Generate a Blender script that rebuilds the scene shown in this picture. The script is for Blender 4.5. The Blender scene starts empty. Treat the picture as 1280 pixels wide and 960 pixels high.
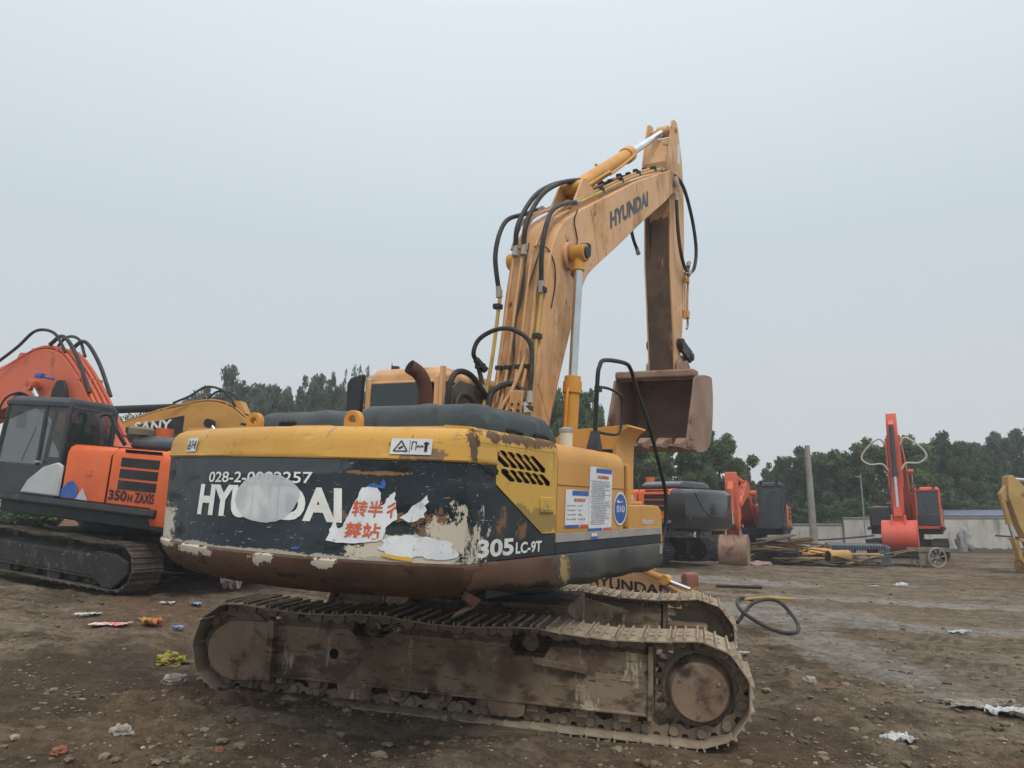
import bpy, bmesh, math, random
import numpy as np
from mathutils import Vector, Matrix, noise
random.seed(7); rng = np.random.default_rng(11)
sc = bpy.context.scene; COL = sc.collection
rad = math.radians

# ------------------------------------------------------------------ helpers
class MB:
    def __init__(s): s.v = []; s.f = []
    def add(s, vs, fs):
        o = len(s.v); s.v += [tuple(p) for p in vs]; s.f += [tuple(i + o for i in f) for f in fs]; return s
    def box(s, c, d, rot=None):
        hx, hy, hz = d[0]/2, d[1]/2, d[2]/2
        vs = [Vector((x, y, z)) for x in (-hx, hx) for y in (-hy, hy) for z in (-hz, hz)]
        if rot is not None: vs = [rot @ p for p in vs]
        c = Vector(c)
        return s.add([p + c for p in vs], [(0,1,3,2),(4,6,7,5),(0,4,5,1),(2,3,7,6),(0,2,6,4),(1,5,7,3)])
    def bb(s, a, b):
        return s.box([(a[i]+b[i])/2 for i in range(3)], [abs(b[i]-a[i]) for i in range(3)])
    def prism(s, out, ax, a, b, out2=None):
        n = len(out)
        def P(u, w, t):
            return {'x': (t, u, w), 'y': (u, t, w), 'z': (u, w, t)}[ax]
        vs = [P(u, w, a) for u, w in out] + [P(u, w, b) for u, w in (out2 or out)]
        fs = [tuple(range(n)), tuple(range(2*n-1, n-1, -1))] + [(i, n+i, n+(i+1) % n, (i+1) % n) for i in range(n)]
        return s.add(vs, fs)
    def loft(s, rings, cap=True, closed=True):
        n = len(rings[0]); vs = [p for r in rings for p in r]; fs = []
        for k in range(len(rings)-1):
            for i in range(n if closed else n-1):
                j = (i+1) % n; fs.append((k*n+i, k*n+j, (k+1)*n+j, (k+1)*n+i))
        if cap: fs += [tuple(range(n-1, -1, -1)), tuple(range((len(rings)-1)*n, len(rings)*n))]
        return s.add(vs, fs)
    def tube(s, pts, r, n=8, smooth=0):
        pts = [Vector(p) for p in pts]
        if smooth: pts = catmull(pts, smooth)
        rings = []; up = Vector((0, 0, 1)); N = len(pts)
        rr = r if isinstance(r, (list, tuple)) else [r]*N
        if len(rr) != N: rr = [rr[0] + (rr[-1]-rr[0])*i/(N-1) for i in range(N)]
        t0 = (pts[1]-pts[0]).normalized(); nrm = t0.orthogonal().normalized()
        for i, p in enumerate(pts):
            t = (pts[min(i+1, N-1)] - pts[max(i-1, 0)])
            if t.length < 1e-9: t = t0
            t = t.normalized(); nrm = (nrm - t*nrm.dot(t))
            nrm = nrm.normalized() if nrm.length > 1e-6 else t.orthogonal().normalized()
            b = t.cross(nrm)
            rings.append([p + (nrm*math.cos(2*math.pi*k/n) + b*math.sin(2*math.pi*k/n))*rr[i] for k in range(n)])
        return s.loft(rings)
    def cyl(s, a, b, r, r2=None, n=20):
        return s.tube([a, b], [r, r if r2 is None else r2], n)
    def disc(s, c, ax, prof, n=32):
        """lathe: prof = [(along, radius)...] around axis ax through c"""
        rings = []
        for t, r in prof:
            ring = []
            for k in range(n):
                a = 2*math.pi*k/n; u, w = r*math.cos(a), r*math.sin(a)
                q = {'x': (t, u, w), 'y': (u, t, w), 'z': (u, w, t)}[ax]
                ring.append((c[0]+q[0], c[1]+q[1], c[2]+q[2]))
            rings.append(ring)
        return s.loft(rings)
    def build(s, name, m, parent=None, bevel=0, seg=2, ang=35, smooth=True):
        me = bpy.data.meshes.new(name); me.from_pydata(s.v, [], s.f); me.update()
        bm = bmesh.new(); bm.from_mesh(me); bmesh.ops.recalc_face_normals(bm, faces=bm.faces); bm.to_mesh(me); bm.free()
        if m is not None: me.materials.append(m)
        if smooth:
            me.polygons.foreach_set('use_smooth', [True]*len(me.polygons)); me.set_sharp_from_angle(angle=rad(ang))
        o = bpy.data.objects.new(name, me); COL.objects.link(o)
        if parent is not None: o.parent = parent
        if bevel:
            b = o.modifiers.new('bevel', 'BEVEL'); b.width = bevel; b.segments = seg; b.limit_method = 'ANGLE'; b.angle_limit = rad(30); b.harden_normals = False
        return o

def catmull(pts, k):
    P = [pts[0]*2-pts[1]] + list(pts) + [pts[-1]*2-pts[-2]]; out = []
    for i in range(1, len(P)-2):
        a, b, c, d = P[i-1:i+3]
        for j in range(k):
            t = j/k
            out.append(0.5*((2*b) + (c-a)*t + (2*a-5*b+4*c-d)*t*t + (3*b-a-3*c+d)*t**3))
    out.append(P[-2]); return out
def cat2(pts, k):
    return [(p.x, p.y) for p in catmull([Vector((a, b, 0)) for a, b in pts], k)]
def tag(o, label=None, cat=None, group=None, kind=None):
    if label: o['label'] = label
    if cat: o['category'] = cat
    if group: o['group'] = group
    if kind: o['kind'] = kind
    return o
def empty(name, M, label, cat, group=None):
    o = bpy.data.objects.new(name, None); COL.objects.link(o); o.matrix_world = M; o.empty_display_size = .3
    return tag(o, label, cat, group)
def rot3(yaw, pit, rol):
    return Matrix.Rotation(yaw, 4, 'Z') @ Matrix.Rotation(-pit, 4, 'Y') @ Matrix.Rotation(rol, 4, 'X')

# ------------------------------------------------------------------ materials
class NT:
    def __init__(s, name):
        s.m = bpy.data.materials.new(name); s.m.use_nodes = True; s.t = s.m.node_tree; s.n = s.t.nodes; s.l = s.t.links
        s.b = s.n['Principled BSDF']; s.co = s.n.new('ShaderNodeTexCoord').outputs['Object']
    def noise(s, scale, detail=6, rough=.6, stretch=None, seed=0, dist=0, co=None):
        c = co or s.co
        if stretch or seed:
            mp = s.n.new('ShaderNodeMapping'); mp.inputs['Scale'].default_value = stretch or (1, 1, 1)
            mp.inputs['Location'].default_value = (seed*3.7, seed*1.3, seed*2.1); s.l.new(c, mp.inputs[0]); c = mp.outputs[0]
        x = s.n.new('ShaderNodeTexNoise'); x.inputs['Scale'].default_value = scale; x.inputs['Detail'].default_value = detail
        x.inputs['Roughness'].default_value = rough; x.inputs['Distortion'].default_value = dist
        s.l.new(c, x.inputs['Vector']); return x.outputs['Fac']
    def math(s, op, a, b=None, c=None, clamp=False):
        x = s.n.new('ShaderNodeMath'); x.operation = op; x.use_clamp = clamp
        for i, q in enumerate((a, b, c)):
            if q is None: continue
            if isinstance(q, (int, float)): x.inputs[i].default_value = q
            else: s.l.new(q, x.inputs[i])
        return x.outputs[0]
    def step(s, v, lo, hi):
        x = s.n.new('ShaderNodeMapRange'); x.interpolation_type = 'SMOOTHSTEP'
        x.inputs[1].default_value = lo; x.inputs[2].default_value = hi; s.l.new(v, x.inputs[0]); return x.outputs[0]
    def mix(s, f, a, b):
        x = s.n.new('ShaderNodeMix'); x.data_type = 'RGBA'
        for i, q in ((0, f), (6, a), (7, b)):
            if isinstance(q, (int, float)): x.inputs[i].default_value = q
            elif isinstance(q, (tuple, list)): x.inputs[i].default_value = (*q[:3], 1)
            else: s.l.new(q, x.inputs[i])
        return x.outputs[2]
    def region(s, c, r, amp=.8, scale=6, soft=.12, seed=1, stretch=None):
        """1 inside an ellipsoid whose border is broken up by noise"""
        a = s.n.new('ShaderNodeVectorMath'); a.operation = 'SUBTRACT'; s.l.new(s.co, a.inputs[0]); a.inputs[1].default_value = c
        b = s.n.new('ShaderNodeVectorMath'); b.operation = 'DIVIDE'; s.l.new(a.outputs[0], b.inputs[0]); b.inputs[1].default_value = r
        d = s.n.new('ShaderNodeVectorMath'); d.operation = 'LENGTH'; s.l.new(b.outputs[0], d.inputs[0])
        n = s.noise(scale, 9, .72, seed=seed, stretch=stretch)
        n2 = s.noise(scale*5, 8, .75, seed=seed+3, stretch=stretch)
        v = s.math('ADD', s.math('SUBTRACT', 1, d.outputs['Value']), s.math('MULTIPLY', s.math('SUBTRACT', n, .5), amp*3))
        v = s.math('ADD', v, s.math('MULTIPLY', s.math('SUBTRACT', n2, .5), amp*1.3))
        return s.step(v, 0, soft)
    def bump(s, h, strength, dist=.02):
        x = s.n.new('ShaderNodeBump'); x.inputs['Strength'].default_value = strength; x.inputs['Distance'].default_value = dist
        s.l.new(h, x.inputs['Height'])
        if s.b.inputs['Normal'].is_linked: s.l.new(s.b.inputs['Normal'].links[0].from_socket, x.inputs['Normal'])
        s.l.new(x.outputs[0], s.b.inputs['Normal'])
    def out(s, col, rough=.6, metal=0):
        for k, q in (('Base Color', col), ('Roughness', rough), ('Metallic', metal)):
            if isinstance(q, (int, float)): s.b.inputs[k].default_value = q
            elif isinstance(q, (tuple, list)): s.b.inputs[k].default_value = (*q[:3], 1)
            else: s.l.new(q, s.b.inputs[k])
        return s.m

def mat(name, base, base2=None, vs=1.5, rough=.6, metal=0, layers=(), regions=(), bump=.15, bscale=40, bdist=.01, rvar=.15, coat=0):
    """paint/steel: base colour drifting to base2, then noise layers (col, scale, lo, hi, stretch, seed)
    and regions (col, centre, radii, amp, scale, seed)"""
    t = NT(name)
    base2 = base2 or tuple(c*.75 for c in base)
    f = t.step(t.noise(vs, 5, .6), .35, .7)
    c = t.mix(f, base, base2)
    r = t.math('ADD', rough, t.math('MULTIPLY', t.math('SUBTRACT', t.noise(vs*4, 5, .6, seed=5), .5), rvar*2))
    hsum = t.noise(bscale, 4, .6)
    for L in layers:
        col, scale, lo, hi = L[:4]; st = L[4] if len(L) > 4 else None; sd = L[5] if len(L) > 5 else 1
        k = t.step(t.noise(scale, 8, .62, stretch=st, seed=sd), lo, hi); c = t.mix(k, c, col)
        r = t.math('ADD', r, t.math('MULTIPLY', k, .15))
    for L in regions:
        col, cc, rr, amp, scale, sd = L[:6]
        k = t.region(cc, rr, amp, scale, seed=sd, stretch=L[6] if len(L) > 6 else None); c = t.mix(k, c, col)
        r = t.math('ADD', r, t.math('MULTIPLY', k, .2))
    if bump: t.bump(hsum, bump, bdist)
    t.out(c, r, metal)
    if not metal: t.b.inputs['Specular IOR Level'].default_value = .5 if rough < .4 else .22
    if coat: t.b.inputs['Coat Weight'].default_value = coat; t.b.inputs['Coat Roughness'].default_value = .15
    return t.m

RUST = (.10, .045, .022); MUD = (.16, .125, .09); DARKMUD = (.05, .038, .028); DUST = (.24, .2, .155)
CREAM = (.48, .43, .34); BROWN = (.17, .095, .05)
M = {}
M['cap'] = mat('yellow_paint_cap', (.52, .285, .058), (.46, .24, .045), 1.2, .42, layers=[((.33, .17, .035), 2.2, .56, .7, (1, 1, 4), 2), ((.62, .4, .14), 3, .58, .72, (1, .6, 2), 7), ((.06, .045, .03), 20, .665, .69, (1, 1, .35), 3), ((.09, .06, .035), 7, .66, .68, (1, .8, 9), 4), ((.3, .2, .1), 3, .62, .7, (1, 5, .6), 9)],
    regions=[((.19, .12, .06), (-3.2, -1.22, 2.12), (.25, .22, .05), .9, 9, 3), ((.1, .06, .035), (-2.9, -1.47, 2.2), (.05, .1, .14), .9, 14, 4)], bump=.08, bscale=9)
M['door'] = mat('yellow_paint_door', (.55, .33, .062), (.47, .27, .05), 1.4, .45, layers=[((.3, .17, .04), 3, .56, .72, (1.2, 1, .3), 2), ((.64, .42, .12), 2.5, .58, .72, None, 7), ((.09, .05, .028), 15, .665, .69, (1, 1, 1), 3), ((.12, .08, .04), 6, .64, .67, (8, 1, .8), 5)],
    regions=[((.1, .055, .03), (-2.2, -1.4, 2.29), (.7, .3, .05), 1.2, 9, 4), ((.1, .055, .03), (-2.86, -1.47, 2.1), (.04, .1, .2), 1.1, 12, 6), ((.3, .2, .06), (-2.2, -1.47, 1.7), (.6, .1, .12), .9, 5, 8)], bump=.08, bscale=9)
M['tank'] = mat('orange_yellow_paint', (.56, .285, .075), (.47, .23, .055), 1.2, .45, layers=[((.33, .18, .06), 2.5, .58, .76, (1.5, 1, .25), 2), ((.08, .05, .03), 22, .7, .72, None, 3), ((.62, .38, .14), 3, .6, .75, (1, 1, .3), 9)], bump=.06, bscale=9)
M['boom'] = mat('faded_orange_boom_paint', (.61, .355, .185), (.5, .275, .125), .8, .5, layers=[((.3, .17, .07), 1.6, .53, .7, (1, 1, .4), 2), ((.62, .4, .22), 2.6, .58, .7, (1, 1, .5), 11), ((.16, .09, .045), 6, .62, .68, (4, 1, .5), 12), ((.42, .2, .065), 1.1, .55, .7, None, 6), ((.12, .07, .04), 11, .655, .68, (1, 1, .5), 3), ((.05, .035, .025), 26, .68, .7, None, 8)],
    regions=[((.07, .04, .025), (1.05, -.3, 4.7), (.16, .1, .22), .9, 7, 5)], bump=.08, bscale=12)
M['stick_mud'] = mat('rusty_stick_underside', (.085, .055, .038), (.14, .085, .055), 3, .8, layers=[((.3, .16, .08), 6, .64, .7, (1, 1, .3), 2), ((.035, .025, .02), 3, .55, .7, (2, 2, .4), 4)],
    regions=[((.40, .23, .11), (4.8, 0, 7.2), (1.2, .5, .62), .35, 5, 5)], bump=.5, bscale=18)
M['slate'] = mat('dark_slate_paint', (.015, .021, .026), (.026, .034, .04), 1.3, .5,
    layers=[((.055, .068, .073), 2, .5, .8, (1, 1, 3), 2), ((.008, .011, .014), 2.5, .52, .62, (1, .5, 2), 12), ((.38, .36, .32), 9, .655, .668, (1, 1.2, 10), 3), ((.34, .33, .3), 12, .67, .68, (1, 9, 1.5), 13), ((.2, .12, .06), 12, .69, .71, None, 6)],
    regions=[((.055, .066, .07), (-3.3, .4, 2.05), (.4, 1.2, .1), .3, 3, 12),
             (CREAM, (-3.0, 1.45, 1.5), (.3, .5, .22), .8, 7, 3, (1, 1, 3)),
             (CREAM, (-3.2, -1.15, 1.50), (.5, .36, .12), .8, 8, 5, (1, 1, 2)),
             (BROWN, (-3.12, -1.32, 1.66), (.2, .13, .13), .9, 8, 6),
             (BROWN, (-3.3, -.95, 1.72), (.3, .3, .035), .9, 7, 16),
             (CREAM, (-3.0, -1.4, 1.6), (.3, .12, .17), 1.5, 12, 7, (1, 1, .6)),
             ((.33, .3, .25), (-3.35, 0, 1.445), (.4, 1.7, .022), 1.6, 7, 8, (1, .6, 2)),
             ((.2, .11, .04), (-3.3, -.95, 2.0), (.3, .3, .015), 1.0, 14, 9)], bump=.06, bscale=10)
M['slate_side'] = mat('dark_slate_side_paint', (.018, .024, .028), (.032, .039, .043), 1.3, .5,
    layers=[((.08, .088, .09), 2.3, .6, .85, (1, 1, 3), 2), ((.3, .28, .24), 16, .72, .75, (2, 2, 6), 3)],
    regions=[(CREAM, (-2.86, -1.47, 1.62), (.14, .1, .16), 1.4, 12, 3), (BROWN, (-2.5, -1.47, 1.7), (.07, .1, .09), 1.5, 14, 5), (BROWN, (-2.2, -1.47, 1.64), (.07, .1, .06), 1.5, 14, 6), (CREAM, (-2.75, -1.47, 1.75), (.06, .1, .06), 1.7, 16, 26),
             (RUST, (-2.86, -1.47, 1.5), (.05, .1, .2), .9, 12, 7)], bump=.06, bscale=10)
M['skirt'] = mat('rusty_brown_skirt', (.062, .034, .021), (.11, .058, .035), 1.6, .62, layers=[((.17, .105, .065), 3, .56, .8, (1, 1, 3), 2), ((.028, .018, .013), 5, .56, .66, (1, .7, 2), 13), ((.045, .028, .02), 2.2, .6, .8, (.6, .6, 3), 3), ((.4, .36, .3), 22, .72, .74, None, 4)],
    regions=[(CREAM, (-3.3, .63, 1.41), (.3, .24, .03), 1.5, 9, 5, (1, 1, 2)), (CREAM, (-3.4, -.12, 1.41), (.3, .09, .04), 1.5, 11, 6), (CREAM, (-3.4, -.62, 1.41), (.3, .12, .03), 1.6, 10, 7), (CREAM, (-3.1, 1.2, 1.42), (.3, .3, .03), 1.0, 8, 8)], bump=.12, bscale=14)
M['sill'] = mat('battered_sill_paint', (.045, .047, .045), (.075, .07, .06), 1.6, .55, layers=[((.16, .13, .1), 3, .6, .75, (1, 1, 3), 2)],
    regions=[((.085, .045, .027), (-2.7, -1.4, 1.28), (1.15, .5, .5), .5, 3, 5), ((.03, .02, .014), (-2.5, -1.4, 1.22), (.8, .3, .06), .8, 4, 15), ((.32, .22, .09), (-1.5, -1.47, 1.33), (.1, .1, .1), 1.2, 10, 6)], bump=.15, bscale=12)
M['hood'] = mat('weathered_grey_hood', (.038, .049, .053), (.06, .072, .076), 1.8, .55, layers=[((.095, .108, .11), 3, .55, .8, (1, 1, 3), 2), ((.02, .025, .028), 4, .56, .7, None, 6), ((.1, .05, .03), 9, .72, .76, None, 3)], bump=.05, bscale=8)
M['mudsteel'] = mat('mud_caked_steel', (.165, .118, .077), (.27, .205, .142), 2.2, .85, layers=[((.085, .06, .04), 3, .48, .62, (1, 1, 2), 2), ((.44, .36, .26), 9, .57, .68, (1, 1, .3), 3), ((.07, .05, .034), 14, .6, .68, (.5, 1, 3), 12), ((.13, .085, .055), 1.4, .55, .65, None, 8), ((.06, .045, .035), 5, .62, .68, (.4, 1, 5), 5)], bump=.45, bscale=35, bdist=.015)
M['shoe'] = mat('dusty_track_steel', (.34, .275, .2), (.22, .17, .12), 4, .75, layers=[((.05, .038, .03), 9, .6, .7, None, 2), ((.29, .25, .2), 14, .62, .72, None, 4)], bump=.35, bscale=50)
M['chain'] = mat('muddy_chain_steel', (.27, .21, .15), (.18, .138, .098), 5, .8, layers=[((.03, .024, .02), 6, .58, .7, None, 2), ((.22, .18, .135), 15, .66, .74, None, 4)], bump=.4, bscale=50)
M['hub'] = mat('rusty_hub_cover', (.19, .125, .085), (.26, .195, .14), 3, .75, layers=[((.06, .038, .028), 3, .5, .65, None, 4), ((.2, .15, .11), 10, .66, .74, None, 3)], bump=.4, bscale=30)
M['rust_pipe'] = mat('rusty_exhaust', (.075, .03, .022), (.11, .05, .035), 6, .75, bump=.3)
M['black'] = mat('black_plastic', (.014, .015, .016), (.024, .025, .026), 3, .45, bump=.1, layers=[((.07, .065, .058), 4, .62, .75, (1, 1, .5), 3)])
M['hose'] = mat('rubber_hose', (.022, .023, .023), (.045, .045, .043), 6, .5, layers=[((.1, .09, .075), 12, .66, .74, None, 2)], bump=.2)
M['pipe'] = mat('yellow_oil_pipe', (.48, .32, .085), (.38, .24, .07), 3, .5, layers=[((.12, .08, .04), 15, .66, .72, None, 2)])
M['opipe'] = mat('orange_oil_pipe', (.52, .31, .15), (.42, .22, .095), 3, .5, layers=[((.15, .09, .05), 15, .68, .73, None, 2)])
M['chrome'] = mat('chromed_rod', (.62, .64, .66), (.5, .52, .54), 2, .16, 1.0, bump=0, rvar=.05)
M['cyl'] = mat('orange_cylinder_paint', (.55, .27, .05), (.46, .21, .035), 2, .45, layers=[((.1, .05, .02), 14, .7, .74, None, 2)])
M['bucket'] = mat('worn_bucket_steel', (.22, .135, .095), (.3, .2, .145), 2, .65, layers=[((.3, .215, .165), 4, .58, .8, (1, 1, .4), 2), ((.05, .03, .022), 12, .68, .72, None, 3), ((.09, .045, .03), 1.5, .55, .7, None, 7)], bump=.25, bscale=25)
M['white'] = mat('white_letter_paint', (.68, .68, .64), (.56, .55, .5), 5, .5, layers=[((.3, .28, .25), 18, .68, .72, (1, 1, 3), 2), ((.05, .055, .06), 24, .72, .73, (1, 2, 6), 4)], bump=.03)
M['paper'] = mat('white_vinyl_sheet', (.66, .67, .68), (.56, .56, .57), 5, .45, layers=[((.35, .3, .24), 7, .6, .72, None, 7), ((.3, .3, .32), 14, .62, .66, (6, 1, 1), 5), ((.4, .4, .42), 9, .66, .74, (1, 1, 4), 2)], bump=.15, bscale=20)
M['film'] = mat('grey_white_sticker_ghost', (.52, .54, .56), (.46, .48, .5), 5, .5, bump=.1, bscale=20, layers=[((.62, .62, .6), 2, .5, .62, (1, 1, 1), 2), ((.5, .46, .38), 9, .64, .7, None, 4)]); M['film'].node_tree.nodes['Principled BSDF'].inputs['Alpha'].default_value = .72
M['redink'] = mat('red_ink', (.55, .09, .03), (.5, .13, .05), 6, .5, bump=0)
M['blueink'] = mat('blue_ink', (.03, .09, .32), (.04, .12, .36), 6, .4, bump=0)
M['greyink'] = mat('grey_ink', (.14, .14, .15), (.22, .22, .23), 30, .5, bump=0)
M['ink'] = mat('black_ink', (.02, .02, .022), (.03, .03, .03), 6, .5, bump=0)
M['slateink'] = mat('slate_letter_paint', (.05, .065, .075), (.08, .09, .1), 6, .5, layers=[((.5, .29, .14), 14, .66, .7, None, 2)], bump=0)
M['strip'] = mat('grey_trim_strip', (.33, .31, .27), (.26, .245, .21), 4, .55, layers=[((.12, .1, .08), 10, .68, .72, (1, 1, 4), 2)])
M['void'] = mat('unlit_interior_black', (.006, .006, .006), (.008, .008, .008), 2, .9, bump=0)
def glass(name, col, alpha, rough=.06):
    t = NT(name); t.out(col, rough); t.b.inputs['Alpha'].default_value = alpha; t.b.inputs['Specular IOR Level'].default_value = .8; return t.m
M['glass'] = glass('tinted_cab_glass', (.04, .06, .055), .38)
M['glassdark'] = glass('dark_cab_glass', (.018, .026, .027), .9)
M['amber'] = glass('clouded_plastic', (.62, .55, .42), .95, .3)

# ------------------------------------------------------------------ lettering
def text_geo(s, bold=.0, shear=0, sub=14):
    cu = bpy.data.curves.new('t', 'FONT'); cu.body = s; cu.offset = bold; cu.shear = shear; cu.fill_mode = 'FRONT'; cu.resolution_u = 4
    o = bpy.data.objects.new('t', cu); COL.objects.link(o); dg = bpy.context.evaluated_depsgraph_get(); dg.update()
    me = bpy.data.meshes.new_from_object(o.evaluated_get(dg)); bpy.data.objects.remove(o); bpy.data.curves.remove(cu)
    bm = bmesh.new(); bm.from_mesh(me); bpy.data.meshes.remove(me)
    if not bm.verts: return [], []
    xs = [v.co.x for v in bm.verts]; ys = [v.co.y for v in bm.verts]; x0, x1, y0, y1 = min(xs), max(xs), min(ys), max(ys)
    for v in bm.verts: v.co = Vector(((v.co.x-x0)/(x1-x0), (v.co.y-y0)/(y1-y0), 0))
    for k in range(1, sub):
        bmesh.ops.bisect_plane(bm, geom=bm.verts[:]+bm.edges[:]+bm.faces[:], plane_co=(k/sub, 0, 0), plane_no=(1, 0, 0))
    bm.verts.index_update()
    vs = [(v.co.x, v.co.y) for v in bm.verts]; fs = [[v.index for v in f.verts] for f in bm.faces]; bm.free()
    return vs, fs
def letter(name, s, fn, m, parent, bold=.02, shear=0, sub=14):
    vs, fs = text_geo(s, bold, shear, sub); mb = MB(); mb.add([fn(u, w) for u, w in vs], fs)
    return mb.build(name, m, parent, smooth=False)
def poly_on(name, pts, fn, m, parent, cuts=10):
    """flat outline (u,w) laid on a surface fn, cut finely so that it follows the curve"""
    bm = bmesh.new(); bm.faces.new([bm.verts.new((u, w, 0)) for u, w in pts]); bmesh.ops.triangulate(bm, faces=bm.faces[:])
    us = [p[0] for p in pts]; a, b = min(us), max(us)
    for k in range(1, cuts):
        bmesh.ops.bisect_plane(bm, geom=bm.verts[:]+bm.edges[:]+bm.faces[:], plane_co=(a+(b-a)*k/cuts, 0, 0), plane_no=(1, 0, 0))
    bm.verts.index_update(); mb = MB()
    mb.add([fn(v.co.x, v.co.y) for v in bm.verts], [[v.index for v in f.verts] for f in bm.faces]); bm.free()
    return mb.build(name, m, parent, smooth=False)

# ------------------------------------------------------------------ ground
def base_z(x, y):
    xx = max(-14., min(16., x)); yy = min(y, 27.); yy = max(yy, 0)
    z = .05 - .05*(xx+.19) + .035*(yy-8.29)
    k = min(1, max(0, (y-24)/14.)); k = k*k*(3-2*k)
    return z*(1-k) + .17*k
def ground_z(x, y):
    z = base_z(x, y)
    d = math.hypot(x, y)
    if d > 45: return z
    a = .05*noise.fractal(Vector((x*.45, y*.45, 1.3)), .9, 2.1, 3) + .055*noise.fractal(Vector((x*1.9, y*2.6, 4.1)), .6, 2.2, 6) - .03*abs(noise.noise(Vector((x*1.1, y*2.6, 9))))
    u = -.235*(y-8.29) + .97*(x+.19); w = .235*(x+.19) + .97*(y-8.29)   # machine axes
    k = 1.0
    if abs(u) < 3.0 and abs(abs(w)-1.3) < .5: k = .35
    if x > 4 and y > 6: k = .55
    z += a*k
    for cx, cy, r, h in ((-2.75, 6.55, .55, .12), (-1.7, 6.2, .6, .08), (-3.9, 5.9, .7, .05), (-.2, 5.75, .5, .07), (1.4, 5.3, .4, .04), (3.0, 8.4, .6, .09), (2.6, 7.3, .5, .05), (-4.6, 8.1, .8, .06)):
        q = ((x-cx)**2+(y-cy)**2)/r/r
        if q < 6: z += h*math.exp(-q)*(.8+.9*noise.noise(Vector((x*4, y*4, 0))))
    return z
def make_ground():
    ys = [-12, -4, 0, 2.5] + list(np.geomspace(4.2, 22, 560)) + list(np.geomspace(22.5, 60, 60)) + [75, 100, 150, 260, 500]
    nx = 640; V = []; F = []
    for y in ys:
        w = max(y, 2)*.9 + 3
        for i in range(nx):
            t = i/(nx-1)*2-1; x = w*t
            if abs(y) > 60: x = w*t*2
            V.append((x, y, ground_z(x, y)))
    for j in range(len(ys)-1):
        for i in range(nx-1): F.append((j*nx+i, j*nx+i+1, (j+1)*nx+i+1, (j+1)*nx+i))
    t = NT('churned_mud_ground')
    n1 = t.noise(.35, 6, .6); n2 = t.noise(2.2, 8, .7, seed=2); n3 = t.noise(16, 8, .75, seed=3); n4 = t.noise(.8, 7, .65, seed=6, stretch=(.5, 1.6, 1))
    c = t.mix(t.step(n2, .38, .6), (.125, .092, .061), (.275, .215, .15))
    c = t.mix(t.step(n4, .5, .66), c, (.33, .27, .195))
    c = t.mix(t.math('MULTIPLY', t.step(t.noise(.6, 6, .6, seed=9), .52, .66), .75), c, (.088, .064, .044))
    c = t.mix(t.math('MULTIPLY', t.step(t.noise(.22, 5, .6, seed=12), .55, .68), .6), c, (.23, .135, .075))
    c = t.mix(t.step(n3, .6, .72), c, (.34, .285, .215))
    c = t.mix(t.step(t.noise(45, 4, .7, seed=4), .66, .74), c, (.3, .27, .22))
    # wet, packed, paler tracks and puddle film on the right
    rg = None
    for cc, rr, sd in (((5.3, 14.6, 0), (2.0, 1.5, 3), 3), ((7.5, 13.6, 0), (5, .55, 3), 4), ((4.6, 10.9, 0), (.8, 2.9, 3), 5), ((10, 17.5, 0), (6, .6, 3), 6), ((5.0, 20.5, 0), (3.6, 1.1, 3), 8), ((3.6, 15.5, 0), (1.4, .8, 3), 9)):
        k = t.region((cc[0], cc[1], 0), rr, .55, 1.1, .35, sd, (.6, 1.6, 1)); rg = k if rg is None else t.math('MAXIMUM', rg, k)
    k2 = t.region((6.6, 9.3, 0), (2.6, 1.6, 3), .6, 1.3, .5, 7)
    c = t.mix(t.math('MULTIPLY', k2, .6), c, (.34, .29, .22))
    k4 = t.region((8.5, 17, 0), (7, 9, 3), .4, .5, .6, 17)
    c = t.mix(t.math('MULTIPLY', k4, .3), c, (.32, .26, .185))
    c = t.mix(t.math('MULTIPLY', rg, t.math('ADD', .35, t.math('MULTIPLY', t.step(n2, .42, .58), .5))), c, (.33, .3, .255))
    k3 = t.region((4.2, 5.9, 0), (1.5, .8, 3), .6, 1.6, .5, 11)
    c = t.mix(t.math('MULTIPLY', k3, .6), c, (.25, .14, .075))
    r = t.math('SUBTRACT', .93, t.math('MULTIPLY', rg, t.math('MULTIPLY', t.step(n2, .4, .6), .42)))
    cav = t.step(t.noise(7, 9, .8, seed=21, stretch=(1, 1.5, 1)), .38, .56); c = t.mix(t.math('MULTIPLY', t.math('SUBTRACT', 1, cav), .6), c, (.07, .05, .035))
    grit = t.step(t.noise(70, 3, .8, seed=22), .55, .72); c = t.mix(t.math('MULTIPLY', grit, .6), c, (.36, .3, .23))
    wv = t.n.new('ShaderNodeTexWave'); wv.inputs['Scale'].default_value = 1.7; wv.inputs['Distortion'].default_value = 3.5; wv.inputs['Detail'].default_value = 4; mp = t.n.new('ShaderNodeMapping'); mp.inputs['Rotation'].default_value = (0, 0, rad(35)); t.l.new(t.co, mp.inputs[0]); t.l.new(mp.outputs[0], wv.inputs[0])
    tr_ = None
    for cc, rr, sd in (((5.9, 11.2, 0), (.55, 3.2, 9), 31), ((8.2, 12.6, 0), (4.2, .5, 9), 32), ((-3.5, 8.2, 0), (2.6, .35, 9), 33)):
        k = t.region(cc, rr, .25, 1.5, .3, sd); tr_ = k if tr_ is None else t.math('MAXIMUM', tr_, k)
    tr_ = t.math('MULTIPLY', tr_, t.step(t.noise(1.6, 5, .6, seed=40), .42, .6))
    c = t.mix(t.math('MULTIPLY', tr_, t.math('MULTIPLY', t.step(wv.outputs['Fac'], .35, .6), .45)), c, (.06, .048, .036))
    t.bump(t.math('MULTIPLY', wv.outputs['Fac'], tr_), .8, .03)
    t.bump(t.noise(7, 9, .8, seed=21, stretch=(1, 1.5, 1)), 1.0, .12); t.bump(n3, .9, .04); t.bump(t.noise(70, 3, .8, seed=22), .7, .012)
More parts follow.
